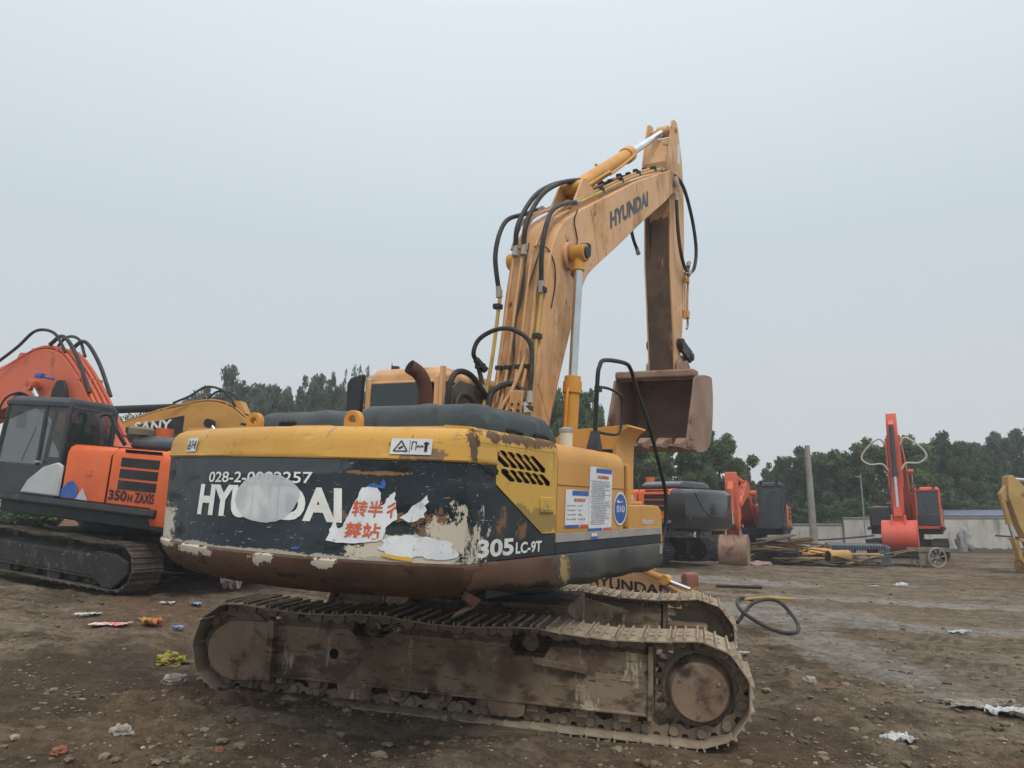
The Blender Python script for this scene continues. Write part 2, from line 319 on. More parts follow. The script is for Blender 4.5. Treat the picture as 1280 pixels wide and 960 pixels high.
    m = t.out(c, r); t.l.new(t.math('ADD', .08, t.math('MULTIPLY', rg, .5)), t.b.inputs['Specular IOR Level'])
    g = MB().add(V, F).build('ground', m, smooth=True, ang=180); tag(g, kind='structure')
make_ground()

def stones(name, n, r0, r1, cols, label, kind, ymin=4.6, ymax=22, seed=3, flat=.6, wid=.78, pw=1.0, rough=.9):
    g = np.random.default_rng(seed); V = []; F = []; ico = []
    bm = bmesh.new(); bmesh.ops.create_icosphere(bm, subdivisions=1, radius=1); bv = np.array([v.co[:] for v in bm.verts]); bf = [[v.index for v in f.verts] for f in bm.faces]; bm.free()
    for i in range(n):
        u = g.random(); y = 1/((1-u)/ymin**pw + u/ymax**pw)**(1/pw); x = (g.random()*2-1)*(y*wid+.4)
        if noise.noise(Vector((x*.8, y*.8, seed))) + .5*noise.noise(Vector((x*3, y*3, seed))) < g.random()*.75-.38: continue
        r = r0*(r1/r0)**(g.random()**2.2); sc_ = np.array([r*(.7+.6*g.random()), r*(.7+.6*g.random()), r*flat*(.6+.6*g.random())])
        p = bv*(1+.35*(g.random((len(bv), 1))-.5))*sc_; a = g.random()*6.28; ca, sa = math.cos(a), math.sin(a)
        p = np.stack([p[:, 0]*ca-p[:, 1]*sa, p[:, 0]*sa+p[:, 1]*ca, p[:, 2]], 1) + np.array([x, y, ground_z(x, y)+r*flat*.25])
        o = len(V); V += p.tolist(); F += [[a_+o for a_ in f] for f in bf]
    t = NT(name+'_mat'); gi = t.n.new('ShaderNodeNewGeometry'); cr = t.n.new('ShaderNodeValToRGB'); t.l.new(gi.outputs['Random Per Island'], cr.inputs[0])
    cr.color_ramp.interpolation = 'CONSTANT'
    while len(cr.color_ramp.elements) < len(cols): cr.color_ramp.elements.new(.5)
    for k, (p, c) in enumerate(cols): cr.color_ramp.elements[k].position = p; cr.color_ramp.elements[k].color = (*c, 1)
    t.bump(t.noise(60, 4, .7), .6, .01); m = t.out(cr.outputs[0], rough); t.b.inputs['Specular IOR Level'].default_value = .1
    o = MB().add(V, F).build(name, m, smooth=False); tag(o, label, name.replace('_', ' '), kind='stuff')
stones('gravel', 17000, .004, .02, [(0, (.17, .13, .09)), (.3, (.25, .2, .145)), (.6, (.11, .083, .058)), (.88, (.33, .28, .215)), (.965, (.46, .42, .35)), (.985, (.27, .1, .055))], 'fine gravel and crumbs of stone scattered over the mud', 'stuff', ymax=18, pw=1.6)
stones('dirt_clods', 9500, .01, .055, [(0, (.1, .074, .05)), (.4, (.16, .122, .083)), (.75, (.22, .17, .118)), (.95, (.3, .24, .175))], 'loose clods of brown earth lying on the churned mud', 'stuff', seed=5, ymax=24, flat=.55)
# ------------------------------------------------------------------ the main excavator
LT = Matrix.Translation((-.19, 8.29, .05)) @ rot3(-.236, -.0489, .0321)
SL = 1.0586 + .236
exc = empty('excavator', LT, 'large worn yellow and grey foreground excavator with raised boom and hanging bucket', 'excavator')

def track_path(cx, cz, r, n_wrap, sagpts=()):
    pass
def stadium(L, r, N, sag=.05, zc=.41, nper=47):
    """N evenly spaced stations (x, z, tangent angle) round idler and sprocket, top run sagging between carrier rollers"""
    pts = []
    for i in range(120):
        t = i/119; x = L-2*L*t; z = zc+r - sag*abs(math.sin(math.pi*3*t))*(1 if 0 < t < 1 else 0); pts.append((x, z))
    for i in range(1, 60): a = math.pi/2+math.pi*i/60; pts.append((-L+r*math.cos(a), zc+r*math.sin(a)))
    for i in range(120): pts.append((-L+2*L*i/119, zc-r))
    for i in range(1, 60): a = -math.pi/2+math.pi*i/60; pts.append((L+r*math.cos(a), zc+r*math.sin(a)))
    pts = np.array(pts); q = np.vstack([pts, pts[:1]]); d = np.r_[0, np.cumsum(np.hypot(*np.diff(q, axis=0).T))]
    out = []
    for k in range(N):
        s_ = d[-1]*k/N; x = np.interp(s_, d, q[:, 0]); z = np.interp(s_, d, q[:, 1])
        s2 = (s_+d[-1]/N*.98) % d[-1]; x2 = np.interp(s2, d, q[:, 0]); z2 = np.interp(s2, d, q[:, 1])
        out.append(((x+x2)/2, (z+z2)/2, math.atan2(z2-z, x2-x)))
    return out, d[-1]/N

def shoe_mb(pitch, w, gr=.028):
    """shoe in its own frame: x along the chain, -z... outward is +z"""
    a = pitch*.52; m = MB()
    prof = [(-a, .0), (-a+.012, .012), (a-.03, .012), (a, .004), (a, -.004), (a-.03, 0), (-a+.012, 0), (-a, -.012)]
    m.prism(prof, 'y', -w/2, w/2)
    for gx, gh in ((-a+.018, gr*.9), (0, gr*.85), (a-.03, gr*.95)):
        m.prism([(gx-.011, .010), (gx-.006, .012+gh), (gx+.006, .012+gh), (gx+.011, .010)], 'y', -w/2+.004, w/2-.004)
    for sy in (-1, 1):
        for bx in (-.035, .035): m.box((bx+.01, sy*.085, .016), (.028, .03, .014))
    return m
def shoe_matrix(x, y, z, a):
    # travelling anticlockwise seen from -y: top run goes to -x; outward normal is on the right of the tangent
    return Matrix.Translation((x, y, z)) @ Matrix(((math.cos(a), 0, math.sin(a), 0), (0, 1, 0, 0), (math.sin(a), 0, -math.cos(a), 0), (0, 0, 0, 1)))

def undercarriage(root):
    ym = MB
    frame_m = M['mudsteel']
    shoe_o = None
    for side in (-1, 1):
        yc = 1.3*side; o = side   # outward direction
        st, pitch = stadium(2.06, .36, 47, .045, .42)
        ch = MB()
        for (x, z, a) in st:
            T = shoe_matrix(x, yc, z, a)
            for sy in (-1, 1):
                out = [(-pitch*.62, -.02), (-pitch*.5, -.065), (-pitch*.2, -.07), (pitch*.05, -.035), (pitch*.35, -.06), (pitch*.5, -.035), (pitch*.5, .012), (pitch*.3, .03), (pitch*.12, .03), (pitch*.05, .0), (-pitch*.1, 0), (-pitch*.17, .03), (-pitch*.5, .03), (-pitch*.62, .01)]
                k = MB().prism(out, 'y', sy*.085-.016, sy*.085+.016)
                k.cyl((-pitch*.42, sy*.10-.03, -.02), (-pitch*.42, sy*.10+.03, -.02), .038, n=10)
                ch.add([T @ Vector(v) for v in k.v], k.f)
            k = MB().cyl((-pitch*.42, -.12, -.02), (-pitch*.42, .12, -.02), .022, n=8); ch.add([T @ Vector(v) for v in k.v], k.f)
        cho = ch.build('track_chain', M['chain'], root)
        for (x, z, a) in st:
            if shoe_o is None:
                s = shoe_o = shoe_mb(pitch, .6).build('track_shoe', M['shoe'], cho)
            else:
                s = shoe_o.copy(); COL.objects.link(s); s.parent = cho
            s.matrix_local = shoe_matrix(x + .03*math.sin(a), yc, z - .03*math.cos(a)*1.0, a) @ Matrix.Rotation(random.uniform(-.035, .035), 4, 'Y')
        # sprocket
        sp = MB(); R0, N = .36, 22; ring = []
        for i in range(N):
            for f_, r_ in ((0, R0-.05), (.22, R0-.045), (.4, R0+.012), (.6, R0+.012), (.78, R0-.045)):
                t = 2*math.pi*(i+f_)/N; ring.append((2.06+r_*math.cos(t), .42+r_*math.sin(t)))
        sp.prism(ring, 'y', yc-.025, yc+.025)
        spo = sp.build('sprocket', M['chain'], root, bevel=.004)
        hb = MB().disc((2.06, yc, .41), 'y', [(o*.0, .30), (o*.05, .30), (o*.055, .265), (o*.1, .255), (o*.12, .24), (o*.2, .225), (o*.215, .213), (o*.218, 0.01)], 40)
        h = hb.build('hub_cover', M['hub'], spo, bevel=0)
        bo = MB()
        for i in range(24):
            t = i*math.pi/12; c = (2.06+.278*math.cos(t), .41+.278*math.sin(t)); bo.cyl((c[0], yc+o*.05, c[1]), (c[0], yc+o*.072, c[1]), .012, n=6)
        for i in range(3):
            t = i*2.1+.5; c = (2.06+.17*math.cos(t), .41+.17*math.sin(t)); bo.cyl((c[0], yc+o*.215, c[1]), (c[0], yc+o*.23, c[1]), .013, n=6)
        bo.disc((2.06, yc, .42), 'y', [(o*.05, .262), (o*.056, .262), (o*.056, .294), (o*.05, .294)], 40); bo.build('hub_bolts', M['chain'], spo)
        # idler
        il = MB().disc((-2.06, yc, .42), 'y', [(-.1, .02), (-.1, .25), (-.09, .30), (-.045, .30), (-.04, .335), (.04, .335), (.045, .30), (.09, .30), (.1, .25), (.1, .02)], 36).build('idler', frame_m, root)
        MB().disc((-2.06, yc, .42), 'y', [(o*.1, .1), (o*.17, .1), (o*.18, .06), (o*.18, .01)], 20).build('idler_hub', frame_m, il)
        # side frame: hollow-looking beam with a notch round each carrier roller
        yo, yi = yc+o*.185, yc-o*.2
        fr = MB()
        topz = .63
        out = [(-1.72, .2), (1.66, .2), (1.66, .66), (.86, .66), (.80, .56), (.56, .56), (.50, .65), (-.58, .65), (-.64, .6), (-.9, .6), (-.96, .65), (-1.72, .63)]
        fr.prism(out, 'y', yo, yo-o*.02)
        secs = []
        for x in (-1.70, -.96): secs.append([(x, yo-o*.02, .22), (x, yo-o*.02, .63), (x, yc+o*.05, .70), (x, yi+o*.05, .70), (x, yi, .62), (x, yi, .22)])
        fr.loft(secs)
        for a_, b_ in ((-.58, .5), (.86, 1.64)):
            fr.loft([[(x, yo-o*.02, .22), (x, yo-o*.02, .64), (x, yc+o*.05, .71), (x, yi+o*.05, .71), (x, yi, .62), (x, yi, .22)] for x in (a_, b_)])
        fr.bb((-.96, yi, .22), (-.58, yc+o*.0, .60)); fr.bb((.5, yi, .22), (.86, yc+o*.0, .56))
        fr.bb((-1.72, yo+o*.025, .185), (1.68, yo-o*.04, .207))                       # bottom lip
        fr.bb((1.66, yo+o*.04, .16), (1.70, yi, .73))                                 # end rib
        fr.bb((-1.74, yo+o*.03, .18), (-1.715, yi, .66))
        fo = fr.build('track_frame', frame_m, root, bevel=.006)
        MB().prism([(.72, .53), (.735, .51), (1.16, .47), (1.175, .49), (1.175, .52), (.72, .56)], 'y', yo+o*.001, yo+o*.045).build('step_bar', frame_m, fo, bevel=.005)
        MB().cyl((-1.09, yo-o*.005, .43), (-1.09, yo+o*.003, .43), .045, n=14).build('frame_hole', M['void'], fo)
        # idler guard plate, rounded towards the front
        g = [(-1.70, .15), (-1.70, .665), (-2.12, .64)] + [(-2.06+.27*math.cos(t), .38+.25*math.sin(t)) for t in [math.pi*.62+math.pi*.75*k/8 for k in range(9)]] + [(-2.05, .12)]
        MB().prism(g, 'y', yo-o*.0, yo+o*.055).build('idler_guard', M['hub'], root, bevel=.012)
        MB().bb((-1.66, yo+o*.01, .13), (-1.72, yo+o*.075, .68)).build('guard_rib', frame_m, fo, bevel=.005)
        for i, x in enumerate((-1.6, -1.26, -.87, -.49, -.1, .32, .72, 1.13, 1.48)):
            r_ = MB().disc((x, yc, .165), 'y', [(-.16, .03), (-.16, .055), (-.125, .06), (-.12, .105), (-.09, .105), (-.085, .08), (.085, .08), (.09, .105), (.12, .105), (.125, .06), (.16, .055), (.16, .03)], 20)
            r_.bb((x-.05, yc+.13, .12), (x+.05, yc+.175, .21)); r_.bb((x-.05, yc-.175, .12), (x+.05, yc-.13, .21))
            r_.build('track_roller', frame_m, root, bevel=.004)
        for x in (-.87, .5):
            MB().prism([(x-.17, .2), (x-.15, .09), (x-.1, .065), (x+.1, .065), (x+.15, .09), (x+.17, .2)], 'y', yc+o*.18, yc+o*.2).build('chain_guard', frame_m, root, bevel=.006)
        for x in (-.76, .68):
            c_ = MB().disc((x, yc, .665), 'y', [(-.13, .03), (-.13, .07), (.13, .07), (.135, .075), (.165, .07), (.17, .04), (.17, .01)], 20)
            c_.build('carrier_roller', frame_m, root)
    # mud caked on the frames
    g = random.Random(4)
    for side in (-1, 1):
        yc = 1.3*side; mb = MB()
        bm = bmesh.new(); bmesh.ops.create_icosphere(bm, subdivisions=1, radius=1); bv = [v.co.copy() for v in bm.verts]; bf = [[v.index for v in f.verts] for f in bm.faces]; bm.free()
        for i in range(620):
            x = g.uniform(-1.68, 1.62); q = g.random()
            if q < .6: t_ = g.random(); y = yc+side*(.175-.13*t_); z = .645+.06*t_
            elif q < .85: y = yc+side*g.uniform(.15, .2); z = .212
            else: y = yc+side*.188; z = g.uniform(.5, .63)
            if noise.noise(Vector((x*2.3, side, q))) < -.1: continue
            r = g.uniform(.006, .026) if q < .85 else g.uniform(.004, .012)
            mb.add([Vector((x, y, z)) + Vector((v.x*r*g.uniform(.8, 1.5), v.y*r, v.z*r*.7)) for v in bv], bf)
        tag(mb.build('caked_mud', M['mudsteel'], root, smooth=False), kind='stuff')
    # centre frame and turntable
    c = MB()
    for sy in (-1, 1):
        c.loft([[(-.95, sy*1.12, .32), (1.3, sy*1.12, .32), (1.3, sy*1.12, .62), (-.95, sy*1.12, .62)],
                [(-.75, sy*.5, .4), (.8, sy*.5, .4), (.8, sy*.5, .83), (-.75, sy*.5, .83)]])
    c.bb((-.8, -.55, .42), (.85, .55, .86))
    c.build('centre_frame', frame_m, root, bevel=.012)
    # travel motor covers seen inside the far track
    for sy in (-1, 1):
        MB().bb((1.72, sy*1.08, .28), (2.15, sy*.85, .56)).build('travel_motor', frame_m, root, bevel=.02)
    MB().disc((0, 0, 0), 'z', [(.86, .66), (.93, .66), (.93, .6), (1.06, .6), (1.06, .70), (1.13, .70)], 48).build('slewing_ring', M['black'], root)
undercarriage(exc)

def U(name, mb, m, parent=None, **k):
    o = mb.build(name, m, parent or exc, **k)
    if parent is None: o.rotation_euler = (0, 0, SL)
    return o
W = 1.47
def xr(y): return -3.37 + .41*min(1, abs(y/W))**2.4
def rearx(y, z):
    return xr(y) + .13*max(0, z-1.44)/.66*(1-min(1, abs(y/W))**4)
def rear_fn(y0, z0, w, h, off=.004, skew=0):
    """u grows to the viewer's right (towards -y), v up"""
    def f(u, v):
        y = y0 - u*w; z = z0 + v*h + skew*u; x = rearx(y, z)
        g = (xr(y+.01)-xr(y-.01))/.02; n = Vector((-1, g, .0)).normalized()
        return (x+n.x*off, y+n.y*off, z)
    return f
def plan(inset, z, front=-2.60, rc=.1, lean=True, n=44):
    """counterweight plan outline at height z"""
    ys = [W*math.sin(-math.pi/2+math.pi*i/n) for i in range(n+1)]; s = (W-inset)/W; pts = []
    pts.append((front, -(W-inset), z)); pts.append((-2.865+inset*.3, -(W-inset), z))
    for y in ys:
        x = rearx(y, z) if lean else rearx(y, 1.44)
        pts.append((x+inset, y*s, z))
    pts.append((-2.865+inset*.3, (W-inset), z)); pts.append((front, (W-inset), z))
    return pts
def shell(levels): return MB().loft([plan(i, z, f) for i, z, f in levels])
cw = U('counterweight', shell([(0, 1.445, -2.6), (0, 1.7, -2.6), (0, 1.9, -2.6), (.0, 2.085, -2.6)]), M['slate'], ang=25)
cap = U('counterweight_cap', shell([(-.004, 2.088, -2.6), (-.012, 2.10, -2.6), (-.006, 2.125, -2.6), (.0, 2.2, -2.6), (.012, 2.25, -2.6), (.035, 2.285, -2.6), (.07, 2.31, -2.6), (.12, 2.322, -2.6)]), M['cap'], ang=50)
skirt = U('counterweight_skirt', shell([(.32, 1.19, -2.55), (.22, 1.195, -2.55), (.12, 1.22, -2.55), (.05, 1.27, -2.55), (.01, 1.33, -2.55), (-.014, 1.40, -2.55), (-.016, 1.43, -2.55), (-.002, 1.444, -2.55)]), M['skirt'], ang=50)
# writing and marks on the counterweight
T = .23
letter('company_lettering', 'HYUNDAI', rear_fn(.74, 1.655, 1.45, .225, .005, skew=.012), M['white'], cw, bold=.045, shear=-.2, sub=30)
letter('phone_number', '028-2-0082257', rear_fn(.65, 1.895, 1.06, .078, .005, skew=.02), M['white'], cw, bold=.012, shear=-.12, sub=24)
disc_pts = [(.5+.5*math.cos(t)*(1+.03*math.sin(3*t)+.035*noise.noise(Vector((math.cos(t)*4, math.sin(t)*4, 1)))), .5+.5*math.sin(t)*(1+.05*math.cos(2*t+1)+.06*noise.noise(Vector((math.cos(t)*5, math.sin(t)*5, 7))))) for t in [2*math.pi*k/70 for k in range(70)]]
poly_on('sticker_ghost', disc_pts, rear_fn(.262, 1.635, .605, .34, .008), M['film'], cw, 12)
ps = [(.0, -.02), (.03, .22), (.06, .36), (.1, .2), (.15, .24), (.19, .5), (.27, .95), (.42, .98), (.47, .86), (.49, .64), (.56, .84), (.60, .9), (.63, .6), (.66, .42), (.58, .3), (.55, .05), (.3, -.04)]
def ragged(pts, amp=.025, n=5, seed=0):
    out = []
    for i, (a, b) in enumerate(pts):
        c, d_ = pts[(i+1) % len(pts)]
        for k in range(n):
            t = k/n; q = 0 if k == 0 else amp*noise.noise(Vector((i*3.1+k*1.7, seed, .5)))*2
            out.append((a+(c-a)*t + (d_-b)*q, b+(d_-b)*t - (c-a)*q + (amp*.5*noise.noise(Vector((i, k*2.3, seed))) if k else 0)))
    return out
poster = poly_on('torn_poster', ragged(ps, .045), rear_fn(-.62, 1.56, .68, .36, .006), M['paper'], cw, 10)
poly_on('torn_poster_scrap', ragged([(.0, .05), (.45, .95), (.5, .7), (.45, .1), (.2, -.1)], .08, 4, 2), rear_fn(-1.08, 1.71, .34, .17, .006), M['paper'], cw, 6)
poly_on('torn_poster_scrap', ragged([(0, .45), (.1, .9), (.45, 1), (1, .8), (1.0, .1), (.55, .15), (.3, 0), (.1, .2)], .14, 6, 3), rear_fn(-.98, 1.462, .42, .15, .006), M['paper'], cw, 8)
poly_on('poster_colour_edge', [(0, .6), (.4, .25), (1, 0), (1, .55), (.5, .7), (.05, 1)], rear_fn(-1.0, 1.452, .19, .045, .009), mat('orange_print', (.7, .42, .05), bump=0), cw, 4)
poly_on('poster_colour_edge', [(0, .3), (.1, .7), (.75, .55), (.8, 1.6), (1, 1), (.98, 0)], rear_fn(-.84, 1.9, .12, .04, .009), M['blueink'], cw, 4)
poly_on('blue_scrap', [(0, .4), (.3, .15), (.8, .3), (1, 1), (.75, .6), (.3, .5)], rear_fn(-.36, 1.475, .08, .04, .006), M['blueink'], cw, 3)
letter('poster_characters', '转半彳', rear_fn(-.765, 1.715, .29, .105, .010), M['redink'], poster, bold=.02, sub=8)
letter('poster_characters', '禁站', rear_fn(-.74, 1.578, .235, .10, .010), M['redink'], poster, bold=.02, sub=8)
def warn(y0, w):
    lab = poly_on('warning_label', [(0, 0), (0, 1), (1, 1), (1, 0)], rear_fn(y0, 2.128, w, .105, .016), M['paper'], cap, 6)
    f = rear_fn(y0, 2.128, w, .105, .02); tw = .025/w*.25
    def bar(a, b, th=.008):
        a = Vector((a[0]*w, a[1]*.105)); b = Vector((b[0]*w, b[1]*.105)); d = (b-a).normalized(); n = Vector((-d.y, d.x))*th/2
        return [(p.x/w, p.y/.105) for p in (a-n, b-n, b+n, a+n)]
    mb = MB()
    for q in (bar((.08, .2), (.25, .85)), bar((.25, .85), (.42, .2)), bar((.42, .2), (.08, .2)), bar((.2, .35), (.3, .5), .012), bar((.47, .1), (.47, .9), .003), bar((.52, .3), (.52, .8), .006), bar((.52, .8), (.62, .8), .006), bar((.62, .8), (.62, .3), .006), bar((.64, .5), (.8, .5), .006), bar((.7, .6), (.64, .5), .005), bar((.74, .6), (.8, .5), .005), bar((.86, .2), (.86, .8), .02), bar((.8, .7), (.93, .7), .008)):
        mb.add([f(u, v) for u, v in q], [(0, 1, 2, 3)])
    mb.build('warning_symbols', M['ink'], lab, smooth=False)
warn(-.955, .275); warn(1.12, .17)
for y in (-.44, .57):
    pts = [(math.cos(t)*.075, math.sin(t)*.075) for t in [math.pi*k/12 for k in range(13)]]
    mb = MB(); ring = []
    outer = [(y-.075, 2.31), (y-.075, 2.36)] + [(y+.075*math.cos(t), 2.375+.075*math.sin(t)) for t in [math.pi*(1-k/14) for k in range(15)]] + [(y+.075, 2.31)]
    inner = [(y-.03, 2.36), (y-.034, 2.365)] + [(y+.036*math.cos(t), 2.375+.036*math.sin(t)) for t in [math.pi*(1-k/14) for k in range(15)]] + [(y+.03, 2.36)]
    n = len(outer); vs = [(x, a, b) for x in (-2.93, -2.88) for lst in (outer, inner) for a, b in lst]; fs = []
    for i in range(n):
        j = (i+1) % n
        fs += [(i, j, n+j, n+i), (2*n+i, 3*n+i, 3*n+j, 2*n+j), (i, 2*n+i, 2*n+j, j), (n+i, n+j, 3*n+j, 3*n+i)]
    mb.add(vs, fs); U('lifting_eye', mb, M['cyl'], bevel=.005)
# hull behind the panels, roof
hull = MB().bb((-2.62, -1.44, 1.2), (.9, 1.44, 1.5)); hull.bb((-2.62, -1.435, 1.5), (-.1, 1.43, 2.2))
U('deck_body', hull, M['black'])
# sill
def arc_side(x0, x1, prof, o=-1, n=1):
    """profile (y outwards, z) swept along x"""
    return [[(x, o*a, z) for a, z in prof] for x in (x0, x1)]
sl = MB(); pr_ = [(1.36, 1.16), (1.44, 1.175), (1.475, 1.2), (1.49, 1.25), (1.492, 1.36), (1.485, 1.425), (1.47, 1.442), (1.36, 1.442)]
rings = []
for x in np.linspace(-2.86, .97, 30):
    dz = .05*max(0, 1-abs(x+2.5)/.5) ; w_ = .012*math.sin(x*5)+.01*math.sin(x*11); zl = .085*max(0, (-x-1.6))/1.26
    rings.append([(x, -(a+(w_ if z < 1.4 else 0)), z+(zl+(.012*math.sin(x*9)) if z < 1.3 else 0)) for a, z in pr_])
sl.loft(rings)
sill = U('side_sill', sl, M['sill'], ang=40)
U('torn_lip', MB().loft([[(-2.9, -1.46, 1.22), (-2.86, -1.40, 1.22), (-2.86, -1.42, 1.27), (-2.9, -1.475, 1.27)], [(-2.80, -1.46, 1.16), (-2.78, -1.43, 1.155), (-2.72, -1.44, 1.2), (-2.74, -1.48, 1.21)], [(-2.96, -1.40, 1.115), (-2.94, -1.38, 1.11), (-2.90, -1.39, 1.14), (-2.92, -1.41, 1.145)]]), M['skirt'])
# side panels: flat sheets (with real slots) plus rolled-over top edges
def sheet(name, outline, holes, y, m, th=.02, bevel=.004):
    cu = bpy.data.curves.new('c', 'CURVE'); cu.dimensions = '2D'; cu.fill_mode = 'BOTH'; cu.extrude = th/2
    for pts in [outline]+holes:
        sp = cu.splines.new('POLY'); sp.points.add(len(pts)-1)
        for q, p in zip(sp.points, pts): q.co = (p[0], p[1], 0, 1)
        sp.use_cyclic_u = True
    o = bpy.data.objects.new('c', cu); COL.objects.link(o); dg = bpy.context.evaluated_depsgraph_get(); dg.update()
    me = bpy.data.meshes.new_from_object(o.evaluated_get(dg)); bpy.data.objects.remove(o)
    mb = MB(); mb.add([(v.co.x, y+v.co.z+th/2, v.co.y) for v in me.vertices], [list(p.vertices) for p in me.polygons]); bpy.data.meshes.remove(me)
    o = mb.build(name, m, exc, smooth=False); o.rotation_euler = (0, 0, SL)
    bm = bmesh.new(); bm.from_mesh(o.data); bmesh.ops.remove_doubles(bm, verts=bm.verts, dist=1e-4); bm.to_mesh(o.data); bm.free()
    return o
U('side_lower_panel', MB().prism([(-2.858, 1.447), (-2.858, 2.08), (-1.94, 1.625), (-1.885, 1.60), (-1.655, 1.60), (-1.655, 1.447)], 'y', -1.468, -1.44), M['slate_side'], bevel=.004)
holes = []
for k in range(7):
    x = -2.795+.112*k; zt = 2.2-.003*k
    L_ = .37 if k == 0 else .205
    if k == 0: holes.append([(x, zt), (x+.045, zt-.005), (x+.225, zt-.15), (x+.225, zt-.18), (x+.185, zt-.175), (x, zt-.05)])
    else: holes.append([(x, zt), (x+.06, zt), (x+.26, zt-.085), (x+.26, zt-.115), (x+.19, zt-.115), (x, zt-.035)])
    if k > 0:
        x2 = -2.535+.112*(k-1); z2 = 2.072-.003*k
        holes.append([(x2, z2), (x2+.065, z2), (x2+.2, z2-.055), (x2+.2, z2-.085), (x2+.13, z2-.085), (x2, z2-.03)])
# keep the last columns inside the slanted end
holes = [h for h in holes if max(p[0] for p in h) < -1.70]
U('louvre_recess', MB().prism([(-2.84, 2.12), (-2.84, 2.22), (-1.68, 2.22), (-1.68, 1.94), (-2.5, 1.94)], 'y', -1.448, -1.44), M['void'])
sheet('engine_door', [(-2.858, 2.09), (-2.858, 2.225), (-1.66, 2.225), (-1.66, 1.61), (-1.885, 1.61), (-1.94, 1.635)], holes, -1.47, M['door'], .008)
def rolled(name, x0, x1, z0, ztop, m, y0=1.47, inner=1.2, y1=None, drop=0):
    """top edge rolling from the vertical side over to the roof"""
    prof = [(y0-.03, z0), (y0, z0)]
    for k in range(9):
        t = math.pi/2*k/8; prof.append((y0-.12+.12*math.cos(t)**.8, z0+.005+(ztop-z0-.005)*math.sin(t)))
    prof += [(inner, ztop+.008), (inner, ztop-.03)]
    rs = [[(x, -a, z - drop*((x-x0)/(x1-x0))**3*(z-z0)) for a, z in prof] for x in np.linspace(x0, x1, 12)]
    return U(name, MB().loft(rs), m, ang=40)
rolled('engine_door_top', -2.858, -1.66, 2.227, 2.335, M['door'])
U('roof_panel', MB().bb((-2.86, -1.21, 2.30), (-.2, 1.43, 2.334)), M['tank'], bevel=.006)
U('door_latch', MB().bb((-1.94, -1.482, 1.765), (-1.72, -1.469, 1.885)), M['door'], bevel=.006)
U('latch_plate', MB().bb((-1.90, -1.486, 1.785), (-1.77, -1.481, 1.865)).cyl((-1.84, -1.487, 1.825), (-1.84, -1.492, 1.825), .016), M['pipe'], bevel=.003)
# tank
tk = MB(); prof = [(1.44, 1.61), (1.468, 1.61), (1.470, 2.0), (1.468, 2.16)]
for k in range(8):
    t = math.pi/2*k/7; prof.append((1.34+.128*math.cos(t)**.8, 2.165+.155*math.sin(t)))
prof += [(1.1, 2.325), (.6, 2.325), (.6, 1.61)]
xs = list(np.linspace(-1.645, -.28, 10)) + [-.2, -.14, -.10, -.07]; rs = []
for x in xs:
    e = max(0, (x+.28)/.21); sh = .07*e**2.5; rs.append([(x, -(a-sh), z-(.9*sh if z > 2 else 0)) for a, z in prof])
tank = U('fuel_tank', MB().loft(rs), M['tank'], ang=35)
U('tank_seam', MB().bb((-1.645, -1.4725, 1.978), (-.12, -1.469, 1.986)), mat('dark_orange_seam', (.2, .1, .03), bump=0))
U('door_seam', MB().bb((-2.4, -1.4735, 2.0-.115), (-1.99, -1.4705, 2.0-.108)), bpy.data.materials['dark_orange_seam']) if False else None
# front column beside the tank, tool box with its step top
U('tank_front_post', MB().prism([(-.068, 1.61), (.03, 1.61), (.03, 2.02), (-.03, 2.2), (-.068, 2.24)], 'y', -1.462, -1.15), M['tank'], bevel=.02, seg=3)
U('tool_box', MB().prism([(-.06, 1.545), (-.06, 1.835), (.66, 1.835), (.8, 1.825), (.88, 1.79), (.925, 1.72), (.93, 1.65), (.955, 1.445), (.90, 1.445), (.895, 1.545)], 'y', -1.471, -.95), M['tank'], bevel=.012, seg=3)
U('tool_box_step', MB().bb((-.03, -1.40, 1.84), (.5, -1.05, 1.87)).cyl((.28, -1.3, 1.87), (.30, -1.3, 1.96), .02).cyl((.2, -1.3, 1.875), (.42, -1.3, 1.885), .05), M['boom'], bevel=.008)
st_ = U('trim_strip', MB().bb((-1.65, -1.476, 1.535), (.89, -1.45, 1.607)), M['strip'], bevel=.003)
U('trim_lower', MB().bb((-1.65, -1.472, 1.446), (.89, -1.45, 1.533)), M['slate_side'], bevel=.003)
def side_fn(x0, z0, w, h, y=-1.475, skew=0):
    return lambda u, v: (x0+u*w, y, z0+v*h+skew*u)
letter('model_number', '305', side_fn(-2.80, 1.475, .48, .118, -1.472), M['white'], sill, bold=.035, shear=.0, sub=2)
letter('model_number', 'LC-9T', side_fn(-2.29, 1.478, .40, .082, -1.472), M['white'], sill, bold=.03, shear=.0, sub=2)
letter('name_lettering', 'Robex', side_fn(.30, 1.645, .34, .06, -1.476), M['paper'], tank, bold=.02, sub=2)
